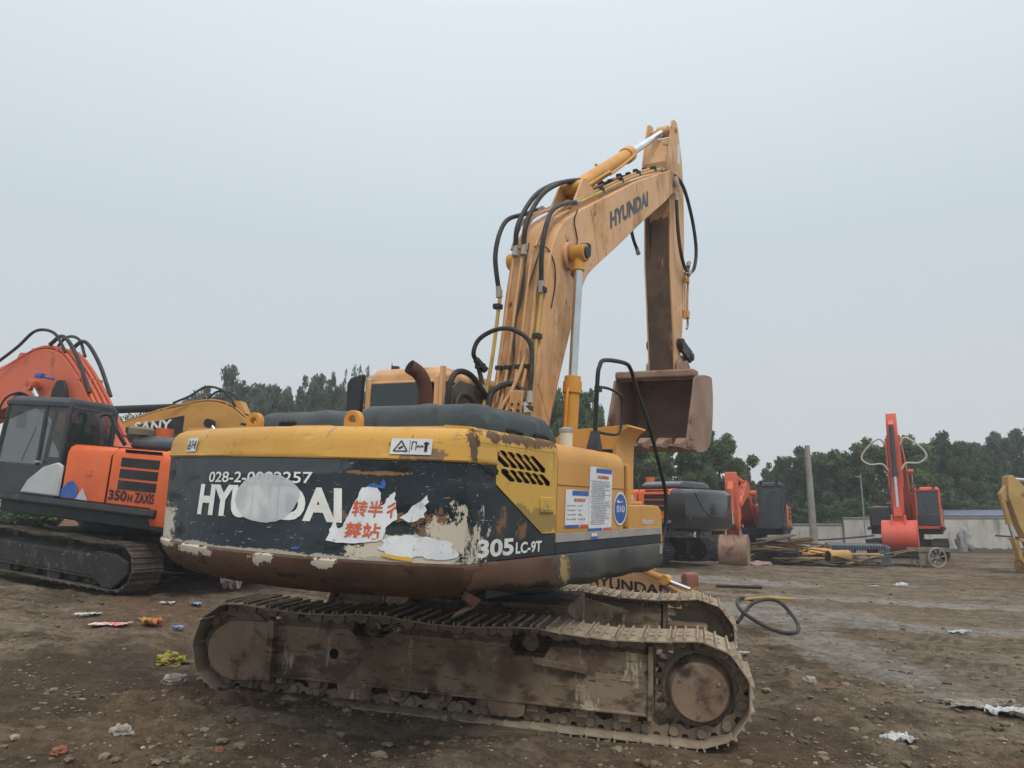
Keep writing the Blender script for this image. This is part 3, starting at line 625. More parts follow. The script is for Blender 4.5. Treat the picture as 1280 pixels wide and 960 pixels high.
def notice(x0, x1, z0, z1, rows, nm):
    n = poly_on(nm, [(0, 0), (0, 1), (.2, 1.01), (1, .99), (1, 0)], side_fn(x0, z0, x1-x0, z1-z0, -1.4735), M['paper'], tank, 2)
    w, h = x1-x0, z1-z0
    def q(u0, v0, u1, v1, m, nme, y=-1.4755):
        MB().add([side_fn(x0, z0, w, h, y)(a, b) for a, b in ((u0, v0), (u1, v0), (u1, v1), (u0, v1))], [(0, 1, 2, 3)]).build(nme, m, n, smooth=False)
    q(.27, 1-.045/h, .97, 1-.005/h, M['blueink'], 'notice_header'); q(0, 0, .58, .022/h, M['blueink'], 'notice_footer'); q(.62, 0, 1, .022/h, M['redink'], 'notice_footer')
    g = random.Random(rows); mb = MB(); 
    f = side_fn(x0, z0, w, h, -1.4755)
    def mark(a, z, c, hh): mb.add([f(a, z), f(c, z), f(c, z+hh), f(a, z+hh)], [(0, 1, 2, 3)])
    for r in range(rows):
        z = 1-(.115+ (h-.16)*(r+.5)/rows)/h; u = .1 if r % 3 else .06; e = g.uniform(.6, .96); hh = .009/h if rows > 6 else .013/h
        while u < e:
            l = g.uniform(.012, .03)
            if rows > 6 or not (.42 < u < .52): mark(u, z, u+l, hh*g.uniform(.5, 1))
            u += l+g.uniform(.006, .02)
    mb.build('notice_text', M['greyink'], n, smooth=False); mb = MB()
    u = .35
    for k in range(9): l = .045*(.6+g.random()*.5); mb.add([f(a, b) for a, b in ((u, 1-.095/h), (u+l, 1-.095/h), (u+l, 1-.068/h), (u, 1-.068/h))], [(0, 1, 2, 3)]); u += .055
    mb.build('notice_title', M['redink'], n, smooth=False)
    return n
notice(-1.50, -1.035, 1.645, 1.95, 4, 'price_notice'); notice(-1.03, -.52, 1.61, 2.155, 26, 'long_notice')
poly_on('oval_sticker', [(.5+.5*math.cos(t), .5+.5*math.sin(t)) for t in [2*math.pi*k/36 for k in range(36)]], side_fn(-.475, 1.645, .34, .31, -1.4745), M['paper'], tank, 2)
ov = poly_on('oval_sticker_disc', [(.5+.5*math.cos(t), .5+.5*math.sin(t)) for t in [2*math.pi*k/36 for k in range(36)]], side_fn(-.455, 1.665, .30, .27, -1.476), M['blueink'], tank, 2)
letter('sticker_number', '010', side_fn(-.405, 1.765, .2, .065, -1.478), M['paper'], ov, bold=.02, sub=2)
poly_on('sticker_swoosh', [(0, .3), (.2, 0), (1, .35), (.3, .3), (.15, .7), (.25, 1)], side_fn(-.405, 1.85, .19, .05, -1.478), M['paper'], ov, 2)
poly_on('small_label', [(0, 0), (0, 1), (1, 1), (1, 0)], side_fn(-.98, 1.535, .14, .028, -1.4775), M['blueink'], st_, 1)
poly_on('small_label', [(0, 0), (0, 1), (1, 1), (1, 0)], side_fn(-.97, 1.563, .12, .028, -1.4775), M['paper'], st_, 1)
poly_on('scratched_label', [(0, 0), (.1, 1), (1, .95), (.9, .05)], side_fn(.78, 1.33, .1, .1, -1.495), M['strip'], sill, 1)
# engine hood: ribbed moulding with soft edges
def hood():
    rs = []; xs = np.linspace(-2.42, -1.42, 22)
    def ring(y, sc_, zt, xa, xb):
        zb = 2.325; pts = []
        n = 8
        pts.append((xa, y, zb))
        for k in range(n+1):
            t = math.pi/2*k/n; pts.append((xa+.02+.16*(1-math.cos(t)), y, zb+.03+(zt-zb-.03)*math.sin(t)**.8))
        for k in range(n+1):
            t = math.pi/2*(1-k/n); pts.append((xb-.02-.16*(1-math.cos(t)), y, zb+.03+(zt-zb-.03)*math.sin(t)**.8))
        pts.append((xb, y, zb)); return pts
    Y = np.concatenate([[-1.20, -1.19, -1.165, -1.12], np.linspace(-1.06, 1.08, 80), [1.14, 1.18, 1.2]])
    for y in Y:
        e = min(1, (abs(y+1.2)/.14)); e2 = min(1, abs(1.2-y)/.16); k = min(e, e2); k = (1-(1-k)**2)**.5
        z = 2.565 if y < -.05 else 2.53
        z = 2.36 + (z-2.36)*k
        rib = .012*max(0, math.sin((y+.1)*9))**6 if y < 0 else 0
        if -.02 < y < .12: rib -= .02
        if .3 < y < .55: rib += .014*math.sin((y-.3)/.25*math.pi)
        rs.append(ring(y, 1, z+rib, -2.42+.03*(1-k), -1.3-.05*(1-k)))
    return MB().loft(rs)
hd = U('engine_hood', hood(), M['hood'], ang=50)
# strip of hood side seen above the door: handles
def hoodside():
    rs = []
    for x in np.linspace(-2.40, -1.30, 40):
        e = min(1, (x+2.40)/.1+.25, (-1.30-x)/.09+.15); e = max(.0, e)**.5; rb = .010*max(0, math.sin((x+2.3)*12))**8
        rs.append([(x, -1.0, 2.33), (x, -1.27-rb, 2.33), (x, -1.275-rb, 2.36), (x, -1.255-rb, 2.36+.10*e), (x, -1.20-rb*.5, 2.36+.16*e), (x, -1.10, 2.36+.195*e+rb), (x, -1.0, 2.36+.2*e+rb)])
    return MB().loft(rs)
U('hood_side', hoodside(), M['hood'], ang=50)
for x in (-2.05, -1.6): U('hood_handle', MB().tube([(x-.11, -1.27, 2.345), (x-.09, -1.295, 2.375), (x+.1, -1.295, 2.37), (x+.13, -1.27, 2.345)], .014, 6, 4), M['black'])
for y in (.25, .3, .36): U('fuel_fitting', MB().disc((-2.82, y, 2.33), 'z', [(0, .022), (.03, .03), (.05, .03), (.07, .012)], 12), M['black'])
U('vent_strip', MB().bb((-2.85, -.15, 2.33), (-2.8, .22, 2.352)), M['cyl'], bevel=.004)
# exhaust
ex = []
pth = catmull([Vector(p) for p in ((-1.55, -.07, 2.4), (-1.55, -.07, 2.70), (-1.565, -.06, 2.84), (-1.62, -.03, 2.94), (-1.71, .01, 2.99))], 6)
U('exhaust_pipe', MB().tube(pth, .066, 20), M['rust_pipe'], ang=60)
t_ = (pth[-1]-pth[-2]).normalized()
U('exhaust_mouth', MB().cyl(pth[-1]-t_*.002, pth[-1]+t_*.003, .06), M['void'])
U('exhaust_bracket', MB().bb((-.60, .42, 2.5), (-.54, .46, 3.2)), M['boom'])
# cab
def cab(name, m, gm, root, fn, x0=-.55, x1=1.15, y0=.47, y1=1.47, z0=1.25, z1=3.08, det=True):
    c = MB()
    # roof with rounded shoulders
    rs = []
    for y in np.linspace(y0, y1, 13):
        e = min(1, (y-y0)/.1+.0, (y1-y)/.1); k = math.sqrt(max(0, 1-(1-e)**2)); zt = z1-.07+.09*k
        rs.append([(x0+.02, y, z1-.16), (x0+.03+.02*(1-k), y, z1-.06), (x0+.09, y, zt-.01), (x0+.2, y, zt), (x1-.25, y, zt), (x1-.12, y, zt-.015), (x1-.05, y, z1-.08), (x1-.04, y, z1-.16)])
    c.loft(rs)
    r = .05
    P = [(x0+.03, y0+r), (x0+.03, y1-r), (x0+.62, y1-r), (x1, y1-r), (x1, y0+r), (x0+.62, y0+r)]
    for i, (x, y) in enumerate(P):
        xt = x if x < x1-.01 else x1-.1; w = .1 if i < 2 else .07
        c.add([v for v in []], [])
        a = Vector((x, y, z0+.6)); b = Vector((xt, y, z1-.1))
        c.loft([[(q.x-w/2, q.y-.035, q.z), (q.x+w/2, q.y-.035, q.z), (q.x+w/2, q.y+.035, q.z), (q.x-w/2, q.y+.035, q.z)] for q in (a, b)])
    c.bb((x0-.01, y0+.01, z0), (x1, y1-.01, z0+.62)); c.bb((x0-.005, y0+.005, z1-.18), (x0+.05, y1-.005, z1-.14)); c.bb((x0-.005, y0+.005, z0+.6), (x0+.05, y1-.005, z0+1.0))
    o = fn(name, c, m, root, bevel=.018, seg=2)
    g = lambda nme, mb: fn(nme, mb, gm, o)
    g('rear_window', MB().bb((x0-.012, y0+.12, z0+.9), (x0+.0, y1-.10, z1-.17)))
    g('front_window', MB().loft([[(x1-.01, y0+.09, z0+.6), (x1, y0+.09, z0+.6), (x1, y1-.09, z0+.6), (x1-.01, y1-.09, z0+.6)], [(x1-.11, y0+.09, z1-.12), (x1-.1, y0+.09, z1-.12), (x1-.1, y1-.09, z1-.12), (x1-.11, y1-.09, z1-.12)]]))
    for y in (y0+.035, y1-.045):
        g('side_window', MB().bb((x0+.08, y, z0+.62), (x0+.59, y+.01, z1-.12)))
        g('side_window', MB().loft([[(x0+.66, y, z0+.62), (x1-.04, y, z0+.62), (x1-.04, y+.01, z0+.62), (x0+.66, y+.01, z0+.62)], [(x0+.66, y, z1-.12), (x1-.13, y, z1-.12), (x1-.13, y+.01, z1-.12), (x0+.66, y+.01, z1-.12)]]))
    fn('seat', MB().bb((x0+.3, y0+.27, z0+.6), (x0+.75, y1-.27, z0+.78)).prism([(x0+.24, z0+.7), (x0+.36, z0+.7), (x0+.27, z0+1.42), (x0+.17, z0+1.42)], 'y', y0+.28, y1-.28).bb((x0+.17, y0+.37, z0+1.42), (x0+.26, y1-.37, z0+1.6)), M['black'], o, bevel=.03)
    return o
cb = cab('cab', M['boom'], M['glassdark'], None, lambda n, mb, m, p, **k: U(n, mb, m, p, **k), z1=3.21, y1=1.5)
U('cab_mirror', MB().prism([(-.72, 2.7), (-.72, 3.05), (-.68, 3.1), (-.5, 3.1), (-.47, 2.7)], 'x', 0, 1) if False else MB().loft([[(-.60, 1.52, 2.6), (-.52, 1.80, 2.6), (-.47, 1.80, 2.6), (-.55, 1.52, 2.6)], [(-.60, 1.50, 3.1), (-.50, 1.83, 3.07), (-.45, 1.83, 3.07), (-.55, 1.50, 3.1)], [(-.60, 1.50, 3.16), (-.52, 1.76, 3.14), (-.47, 1.76, 3.14), (-.55, 1.50, 3.16)]]), M['black'], bevel=.02)
U('cab_light', MB().cyl((-.35, 1.25, 3.2), (-.35, 1.25, 3.27), .045), M['rust_pipe'])
# mesh screen on the cab's right side
U('cab_screen', MB().prism([(-.42, 2.2), (-.42, 2.98), (-.25, 3.1), (.95, 3.06), (.95, 2.2)], 'y', .435, .455), mat('dusty_dark_screen', (.085, .085, .07), (.13, .125, .1), 3, .6, bump=.2), bevel=.01)
# boom
BY, BH = -.04, .26
ctop = cat2([(-.15, 1.75), (-.12, 2.2), (-.04, 2.57), (.10, 3.06), (.22, 3.7), (.29, 4.2), (.42, 4.72), (.66, 5.08), (1.12, 5.40), (1.49, 5.62), (2.4, 6.15), (3.13, 6.57), (4.0, 7.02), (4.78, 7.42)], 5)
ctop += [(4.95, 7.40), (5.02, 7.28), (5.02, 7.16), (4.9, 7.03)]
cbot = cat2([(4.8, 7.0), (4.35, 6.67), (3.43, 6.06), (2.4, 5.34), (1.75, 4.9), (1.4, 4.63), (1.2, 4.32), (1.05, 4.02), (.72, 3.26), (.43, 2.47), (.34, 2.1), (.25, 1.75)], 5)
def boxbeam(top, bot, y0, y1, fl=.0):
    return MB().prism(top+bot, 'y', y0, y1)
boom = U('boom', boxbeam(ctop, cbot, BY-BH, BY+BH), M['boom'], bevel=.012, seg=2, ang=25)
# flange rim along the belly edge
rim = [Vector((x, BY-BH-.012, z)) for x, z in cbot]
letter('boom_lettering', 'HYUNDAI', (lambda u, v: (2.12+u*1.48+v*-.03, BY-BH-.004, 5.49+u*.86+v*.235)), M['slateink'], boom, bold=.045, sub=2)
# boom cylinders
for y in (-.47, .39):
    b0, b1 = Vector((.62, y, 1.75)), Vector((.79, y, 4.73)); d = (b1-b0).normalized()
    cy = U('boom_cylinder', MB().cyl(b0, b0+d*1.38, .088).cyl(b0+d*1.30, b0+d*1.44, .108).cyl(b0+d*1.44, b0+d*1.50, .095).tube([b0+d*.3+Vector((-.13, 0, 0)), b0+d*1.2+Vector((-.13, 0, 0)), b0+d*1.36+Vector((-.09, 0, 0))], .02, 6, 3), M['cyl'], bevel=.006)
    U('cylinder_rod', MB().cyl(b0+d*1.46, b1-d*.1, .052), M['chrome'], cy)
    U('rod_eye', MB().cyl((.79, y-.09, 4.73), (.79, y+.09, 4.73), .105).cyl(b1-d*.22, b1-d*.05, .07), M['cyl'], cy, bevel=.01)
    U('pin_cap', MB().cyl((.79, y-.11, 4.73), (.79, y-.085, 4.73), .07), M['black'], cy, bevel=.006)
U('boom_lamp', MB().box((.98, -.46, 4.83), (.1, .12, .16)), M['black'], bevel=.02)
U('boom_boss', MB().cyl((.82, BY-BH-.05, 4.72), (.82, BY+BH+.05, 4.72), .17, n=28), M['boom'], bevel=.01)
# arm cylinder on top of the boom
for y in (-.19, .11):
    U('cylinder_bracket', MB().prism([(.98, 5.25), (1.35, 5.48), (1.95, 5.86), (1.62, 5.97), (1.5, 6.0), (1.40, 5.94)], 'y', y-.015, y+.015), M['boom'], bevel=.006)
a0, a1 = Vector((1.52, BY, 5.88)), Vector((5.05, BY, 8.27)); d = (a1-a0).normalized()
ac = U('arm_cylinder', MB().cyl(a0, a0+d*2.25, .105).cyl(a0+d*2.12, a0+d*2.32, .125).cyl((a0.x, BY-.14, a0.z), (a0.x, BY+.14, a0.z), .09)
       .tube([a0+d*.1+Vector((0, -.15, 0)), a0+d*.9+Vector((0, -.16, 0)), a0+d*1.0+Vector((.0, -.16, -.05)), a0+d*1.7+Vector((.0, -.16, -.03)), a0+d*2.2+Vector((0, -.14, 0))], .022, 6, 3).cyl(a0+d*1.1+Vector((0, -.12, -.08)), a0+d*1.1+Vector((0, .12, .12)), .02), M['cyl'], bevel=.006)
U('cylinder_rod', MB().cyl(a0+d*2.3, a1-d*.08, .06), M['chrome'], ac)
U('rod_eye', MB().cyl((a1.x, BY-.1, a1.z), (a1.x, BY+.1, a1.z), .1), M['boom'], ac, bevel=.01)
# arm (stick)
sinner = [(4.98, 8.42), (4.88, 8.36), (4.80, 8.1), (4.66, 7.55), (4.72, 7.1), (4.82, 6.6), (4.86, 5.8), (5.05, 4.7), (5.16, 3.98)]
souter = [(5.36, 3.90), (5.44, 4.2), (5.56, 4.8), (5.60, 5.6), (5.62, 6.4), (5.56, 7.3), (5.44, 7.85), (5.20, 8.36), (5.12, 8.44)]
sb = MB().prism(sinner[3:]+souter[:6], 'y', BY-.19, BY+.22)
arm = U('arm', sb, M['stick_mud'], bevel=.01)
side = sinner+souter
for y0_, y1_ in ((BY-.215, BY-.19), (BY+.22, BY+.245)):
    U('arm_side_plate', MB().prism(side, 'y', y0_, y1_), M['boom'], arm, bevel=.004)
U('arm_head', MB().prism([(4.82, 8.0), (4.70, 7.55), (5.5, 7.55), (5.40, 7.9), (5.2, 8.22)], 'y', BY-.19, BY+.22).cyl((5.05, BY-.25, 8.27), (5.05, BY+.28, 8.27), .05), M['boom'], arm)
U('arm_pin', MB().cyl((4.86, BY-.30, 7.22), (4.86, BY-.325, 7.22), .095).cyl((4.86, BY-.32, 7.22), (4.86, BY-.335, 7.22), .06), M['strip'], boom, bevel=.005)
U('arm_label', MB().bb((5.19, BY-.219, 7.72), (5.30, BY-.215, 8.08)), M['paper'], arm)
# bucket cylinder on the far side of the arm, and linkage
k0, k1 = Vector((5.72, BY, 7.4)), Vector((5.88, BY, 4.42)); d = (k1-k0).normalized()
bc = U('bucket_cylinder', MB().cyl(k0, k0+d*1.75, .085).cyl(k0+d*1.7, k0+d*1.82, .1), M['cyl'], bevel=.005)
U('cylinder_rod', MB().cyl(k0+d*1.8, k1, .045), M['chrome'], bc)
U('cylinder_mount', MB().prism([(5.5, 7.1), (5.78, 7.5), (5.78, 7.3), (5.6, 6.9)], 'y', BY-.1, BY+.1), M['boom'], arm)
for y in (BY-.26, BY+.26):
    U('tipping_link', MB().prism([(5.22, 4.52), (5.30, 4.42), (5.86, 4.28), (5.97, 4.38), (5.92, 4.50), (5.36, 4.62)], 'y', y-.03, y+.03).cyl((5.88, y-.06, 4.39), (5.88, y+.06, 4.39), .07).cyl((5.31, y-.06, 4.52), (5.31, y+.06, 4.52), .09), M['hose'], bevel=.01)
U('tipping_link', MB().loft([[(5.80, BY-.2, 4.42), (5.96, BY-.2, 4.42), (5.96, BY+.2, 4.42), (5.80, BY+.2, 4.42)], [(5.5, BY-.22, 4.02), (5.74, BY-.22, 4.02), (5.74, BY+.22, 4.02), (5.5, BY+.22, 4.02)]]), M['bucket'], bevel=.02)
# bucket: opening towards the machine
BC = .06; BW = .69
shell_o = [(5.10, 3.90), (5.5, 4.0), (5.94, 4.03), (6.02, 3.98), (6.08, 3.7), (6.07, 3.3), (5.98, 2.98), (5.75, 2.76), (5.3, 2.68), (4.8, 2.72)]
shell_o = cat2(shell_o, 4)
inn = [];
for i, (x, z) in enumerate(shell_o):
    a = shell_o[max(0, i-1)]; b = shell_o[min(len(shell_o)-1, i+1)]; dx, dz = b[0]-a[0], b[1]-a[1]; l = math.hypot(dx, dz); inn.append((x+dz/l*.03*1, z-dx/l*.03*1))
bk = MB(); n = len(shell_o)
vs = [(x, y, z) for y in (BC-BW, BC+BW) for lst in (shell_o, inn) for x, z in lst]; fs = []
for i in range(n-1):
    fs += [(i, i+1, 2*n+i+1, 2*n+i), (n+i, 3*n+i, 3*n+i+1, n+i+1), (i, n+i, n+i+1, i+1), (2*n+i, 2*n+i+1, 3*n+i+1, 3*n+i)]
fs += [(0, 2*n, 3*n, n), (n-1, 2*n-1, 4*n-1, 3*n-1)]
bk.add(vs, fs)
bucket = U('bucket', bk, M['bucket'], ang=40)
sp_ = [(4.86, 3.45), (4.98, 3.86), (5.10, 3.93)] + shell_o[1:] + [(4.62, 2.72), (4.60, 2.80)]
for y in (BC-BW, BC+BW):
    U('bucket_side', MB().prism(sp_, 'y', y-.02, y+.02), M['bucket'], bucket, bevel=.008)
    U('side_cutter', MB().prism([(4.9, 3.5), (4.96, 3.62), (5.1, 3.6), (4.85, 2.85), (4.66, 2.85)], 'y', y-.035, y+.035), M['bucket'], bucket, bevel=.01)
U('bucket_lip', MB().prism([(4.60, 2.73), (4.62, 2.77), (4.95, 2.76), (4.95, 2.70)], 'y', BC-BW-.02, BC+BW+.02), M['bucket'], bucket, bevel=.006)
for k in range(5):
    y = BC-BW+.09+k*(2*BW-.18)/4
    U('bucket_tooth', MB().loft([[(4.80, y-.10, 2.68), (4.80, y+.10, 2.68), (4.80, y+.10, 2.88), (4.80, y-.10, 2.88)], [(4.6, y-.085, 2.68), (4.6, y+.085, 2.68), (4.6, y+.085, 2.86), (4.6, y-.085, 2.86)], [(4.38, y-.045, 2.70), (4.38, y+.045, 2.70), (4.38, y+.045, 2.76), (4.38, y-.045, 2.76)]]), M['bucket'], bucket, bevel=.012)
U('bucket_torque_tube', MB().bb((4.98, BC-BW, 3.90), (5.26, BC+BW, 4.03)), M['bucket'], bucket, bevel=.03)
for y in (-.27, .25):
    U('bucket_ear', MB().prism([(5.1, 3.95), (5.12, 4.15), (5.26, 4.26), (5.42, 4.2), (5.6, 4.28), (5.75, 4.2), (5.9, 3.95)], 'y', BY+y-.03, BY+y+.03).cyl((5.27, BY+y-.05, 4.08), (5.27, BY+y+.05, 4.08), .08), M['bucket'], bucket, bevel=.01)
U('arm_nose', MB().cyl((5.27, BY-.2, 4.08), (5.27, BY+.22, 4.08), .1), M['bucket'], arm)
# pipes on the boom's back: offset along the top outline
def top_at(s):
    """s: position along ctop by height/arc"""
    P = ctop[:-4]; d_ = [0]
    for i in range(1, len(P)): d_.append(d_[-1]+math.dist(P[i], P[i-1]))
    s = max(0, min(d_[-1]-.001, s)); i = max(j for j in range(len(P)) if d_[j] <= s); i = min(i, len(P)-2)
    t = (s-d_[i])/(d_[i+1]-d_[i]); x = P[i][0]+(P[i+1][0]-P[i][0])*t; z = P[i][1]+(P[i+1][1]-P[i][1])*t
    dx, dz = P[i+1][0]-P[i][0], P[i+1][1]-P[i][1]; l = math.hypot(dx, dz); return x, z, -dz/l, dx/l
def on_top(s, y, h): x, z, nx, nz = top_at(s); return (x+nx*h, y, z+nz*h)
def run(name, pts, r, m, parent=None, n=8, sm=4):
    return U(name, MB().tube([on_top(*p) for p in pts], r, n, sm), m, parent or boom, ang=80)
for y in (-.20, -.09, .04, .15):
    run('oil_pipe', [(.35, y*.5, .07), (.8, y*.6+.03, .09), (1.2, y*.9, .07), (1.7, y, .05), (2.3, y, .05), (2.9, y, .06)], .02, M['opipe'])
    U('pipe_clamp', MB().box(on_top(1.55, y, .05), (.07, .075, .05)), M['hose'], boom, bevel=.008)
run('oil_pipe', [(.5, .12, .10), (1.0, .0, .12), (1.35, -.12, .1), (1.9, -.2, .05), (2.4, -.2, .05)], .022, M['opipe'])
for y, h0 in ((-.285, .06), (.26, .05)):
    run('breaker_pipe', [(1.0, y, h0), (1.6, y, h0), (2.2, y, h0), (2.5, y, h0)], .022, M['pipe'])
run('breaker_pipe', [(4.2, -.22, .07), (5.2, -.22, .07), (6.4, -.22, .07), (7.6, -.21, .06), (7.9, -.21, .05)], .024, M['pipe'])
for y, h in ((-.16, .10), (-.11, .05), (.08, .08), (.17, .08)):
    run('oil_pipe', [(3.0, y*1.1, .08), (3.5, y*1.2, .10), (4.1, y-.04, h), (5.0, y-.02, h), (6.5, y-.02, h), (7.4 if y < 0 else 6.6, y, h)], .02, M['opipe'])
for s in (5.1, 5.9, 6.7, 7.5):
    U('pipe_clamp', MB().box(on_top(s, -.2, .09), (.08, .09, .07)).box(on_top(s, -.05, .085), (.04, .36, .035)).box(on_top(s, -.05, .1), (.07, .08, .06)).box(on_top(s-.01, .1, .1), (.07, .08, .07)), M['hose'], boom, bevel=.008)
for s, y in ((1.05, -.30), (1.9, -.285), (2.45, -.285), (1.2, .27), (2.3, .27)):
    U('pipe_clamp', MB().box(on_top(s, y, .055), (.09, .09, .06)), M['hose'], boom, bevel=.008)
# hoses
def hose(pts, r=.026, name='hose', par=None):
    h = U(name, MB().tube(pts, r, 10, 8), M['hose'], par or boom, ang=80); P = [Vector(p) for p in pts]
    for a, b in ((P[0], P[1]), (P[-1], P[-2])):
        e = (b-a).normalized(); f = MB().cyl(a-e*.01, a+e*.09, r*1.18, n=10).cyl(a-e*.04, a+e*.0, r*1.4, n=6)
        o = f.build('hose_fitting', M['strip'], par or boom)
    return h
U('weld_seam', MB().tube([(1.75, BY-BH-.001, 4.93), (1.62, BY-BH-.001, 5.25), (1.45, BY-BH-.001, 5.55)], .006, 6, 4), M['boom'], boom)
U('weld_seam', MB().tube([(4.15, BY-BH-.001, 6.56), (4.1, BY-BH-.001, 6.8), (3.98, BY-BH-.001, 6.98)], .006, 6, 4), M['boom'], boom)
U('weld_seam', MB().tube([(.18, BY-BH-.001, 3.1), (.45, BY-BH-.001, 2.75), (.5, BY-BH-.001, 2.85), (.75, BY-BH-.001, 3.5)], .006, 6, 6), M['boom'], boom)
hose([on_top(2.45, -.285, .08), on_top(2.9, -.30, .22), on_top(3.3, -.30, .25), on_top(3.75, -.27, .16), on_top(4.2, -.22, .08)], .028)
hose([on_top(2.45, .27, .06), on_top(2.9, .32, .2), on_top(3.3, .32, .22), on_top(3.7, .28, .12), on_top(4.0, .2, .1)], .028)
for y in (.02, .13):
    hose([on_top(2.95, y, .08), on_top(3.25, y, .2), on_top(3.7, y*.9, .30), on_top(4.2, y*.8, .34), on_top(4.6, y*.5-.05, .32), (1.95, BY-.08, 6.16), (2.25, BY-.12, 6.36)], .03)
hose([on_top(1.25, .28, .06), (-.02, .36, 3.30), (-.12, .36, 3.42), (-.1, .3, 3.58), (-.06, .1, 3.68), (-.02, -.1, 3.66), (.05, -.27, 3.48), on_top(1.15, -.31, .07)], .026)
U('hose_valve', MB().cyl((-.06, .37, 3.36), (.05, .29, 3.24), .04).box((.0, .34, 3.29), (.1, .09, .07)), M['hose'], boom, bevel=.01)
hose([(.1, .05, 2.4), (-.15, .1, 2.75), (-.1, .1, 2.98), (.0, -.05, 3.08), (.02, -.2, 3.0), on_top(1.02, -.3, .07)], .032)
hose([(-.5, .35, 2.45), (-.62, .33, 2.85), (-.55, .3, 3.12), (-.3, .27, 3.14), (0, .24, 2.95), (.15, .2, 2.85)], .032)
hose([(-.5, .2, 2.45), (-.5, .3, 2.8), (-.35, .3, 2.92), (-.1, .28, 2.8), (.05, .22, 2.5)], .03)
for a in (0, 1, 2):
    U('wiring', MB().tube([on_top(s, y, .045) for s, y in ((.9+.05*a, -.05-.03*a), (1.25, .05+.02*a), (1.6, -.02), (2.0, .05-.02*a), (2.4, -.04+.02*a), (2.9+a*.1, .0))], .008, 5, 5), M['hose'], boom)
U('wiring', MB().tube([(.42, BY-BH-.01, 4.0), (.5, BY-BH-.01, 4.3), (.42, BY-BH-.02, 4.55), on_top(3.0, -.2, .05), on_top(2.5, -.1, .05)], .009, 5, 5), M['hose'], boom)
U('wiring', MB().tube([on_top(4.0, -.29, .02), (.95, BY-BH-.015, 5.2), (1.05, BY-BH-.015, 5.0), (.95, BY-BH-.03, 4.85)], .009, 5, 5), M['hose'], boom)
U('manifold', MB().box(on_top(1.0, -.17, .03), (.1, .16, .5)), M['boom'], boom, bevel=.01)
mb = MB()
for i in range(6):
    for j in range(2): mb.cyl(on_top(.8+.07*i, -.13-.08*j, .06), on_top(.8+.07*i, -.13-.08*j, .12), .014, n=6)
U('manifold_bolts', mb, M['hose'], boom)
# hoses from boom to arm
hose([on_top(7.85, -.21, .06), (5.15, -.32, 7.35), (5.65, -.36, 6.95), (5.92, -.38, 6.4), (5.85, -.37, 6.0), (5.62, -.34, 5.82)], .03)
hose([(4.9, -.33, 7.0), (4.92, -.36, 6.4), (5.05, -.38, 6.0), (5.35, -.36, 5.84), (5.62, -.32, 5.9), (5.75, -.3, 6.05)], .03)
hose([(4.7, .25, 7.1), (4.42, .3, 6.75), (4.5, .3, 6.3), (4.8, .3, 6.05)], .028)
U('arm_pipe', MB().tube([(5.66, -.32, 5.85), (5.68, -.3, 5.3), (5.72, -.3, 4.95), (5.66, -.3, 4.85)], .02, 6, 3).tube([(5.56, -.29, 5.85), (5.56, -.29, 5.0)], .02, 6), M['opipe'], arm)
U('arm_pipe_clamp', MB().box((5.6, -.3, 5.7), (.1, .1, .08)).box((5.62, -.3, 5.1), (.12, .1, .14)), M['cyl'], arm, bevel=.01)
# fittings in front of the tank: cover, beacon, handrail
sh = cat2([(-.62, 2.0), (-.65, 2.35), (-.72, 2.50), (-.9, 2.575), (-1.2, 2.60), (-1.5, 2.625)], 4) + [(-1.57, 2.63), (-1.58, 2.61)] + cat2([(-1.52, 2.57), (-1.47, 2.5), (-1.45, 2.38), (-1.45, 2.0)], 4)
U('front_cover', MB().prism([(a+.19+(.0 if a < -1 else -.05), b if b > 2.1 else 1.86) for a, b in sh], 'x', .10, .6), M['tank'], bevel=.012)
U('cover_vent', MB().bb((.085, -1.22, 2.27), (.099, -.9, 2.38)), M['black'])
U('fuel_filter', MB().disc((-.95, -1.2, 2.32), 'z', [(0, .06), (.14, .06)], 20), M['amber'])
U('filter_cap', MB().disc((-.95, -1.2, 2.46), 'z', [(0, .066), (.03, .066), (.045, .03)], 20), M['strip'])
U('tank_cap', MB().disc((-1.1, -.95, 2.32), 'z', [(0, .09), (.06, .09), (.06, .05), (.10, .05), (.11, .03)], 18), M['black'])
hr = [(-.62, -1.33, 2.25), (-.60, -1.33, 2.6), (-.58, -1.33, 3.0), (-.54, -1.33, 3.12), (-.42, -1.33, 3.2), (.1, -1.33, 3.26), (.28, -1.33, 3.22), (.42, -1.34, 3.05), (.75, -1.38, 2.65), (1.1, -1.42, 2.1), (1.17, -1.43, 1.9), (1.16, -1.43, 1.6), (1.02, -1.43, 1.40)]
hro = U('handrail', MB().tube(hr, .021, 10, 5).loft([[(-.7, -1.40, 2.24), (-.54, -1.40, 2.24), (-.54, -1.26, 2.24), (-.7, -1.26, 2.24)], [(-.64, -1.36, 2.5), (-.58, -1.36, 2.5), (-.58, -1.3, 2.5), (-.64, -1.3, 2.5)]]), M['black'], ang=80)
U('handrail_loop', MB().tube([(-.58, -1.33, 2.92), (-.3, -1.33, 2.94), (-.02, -1.33, 2.92), (.06, -1.33, 2.85), (.04, -1.33, 2.6), (-.05, -1.33, 2.52), (-.3, -1.33, 2.5), (-.58, -1.33, 2.5)], .014, 8, 5).box((-.56, -1.33, 2.9), (.07, .05, .05)), M['black'], hro, ang=80)
# ------------------------------------------------------------------ placing helpers
def place(px, dist):
    """ground point at horizontal distance dist (m, along +Y) in the direction of picture column px"""
    x = (px-640)/951.6*(dist*.983-.2)
    return Vector((x, dist, ground_z(x, dist)))
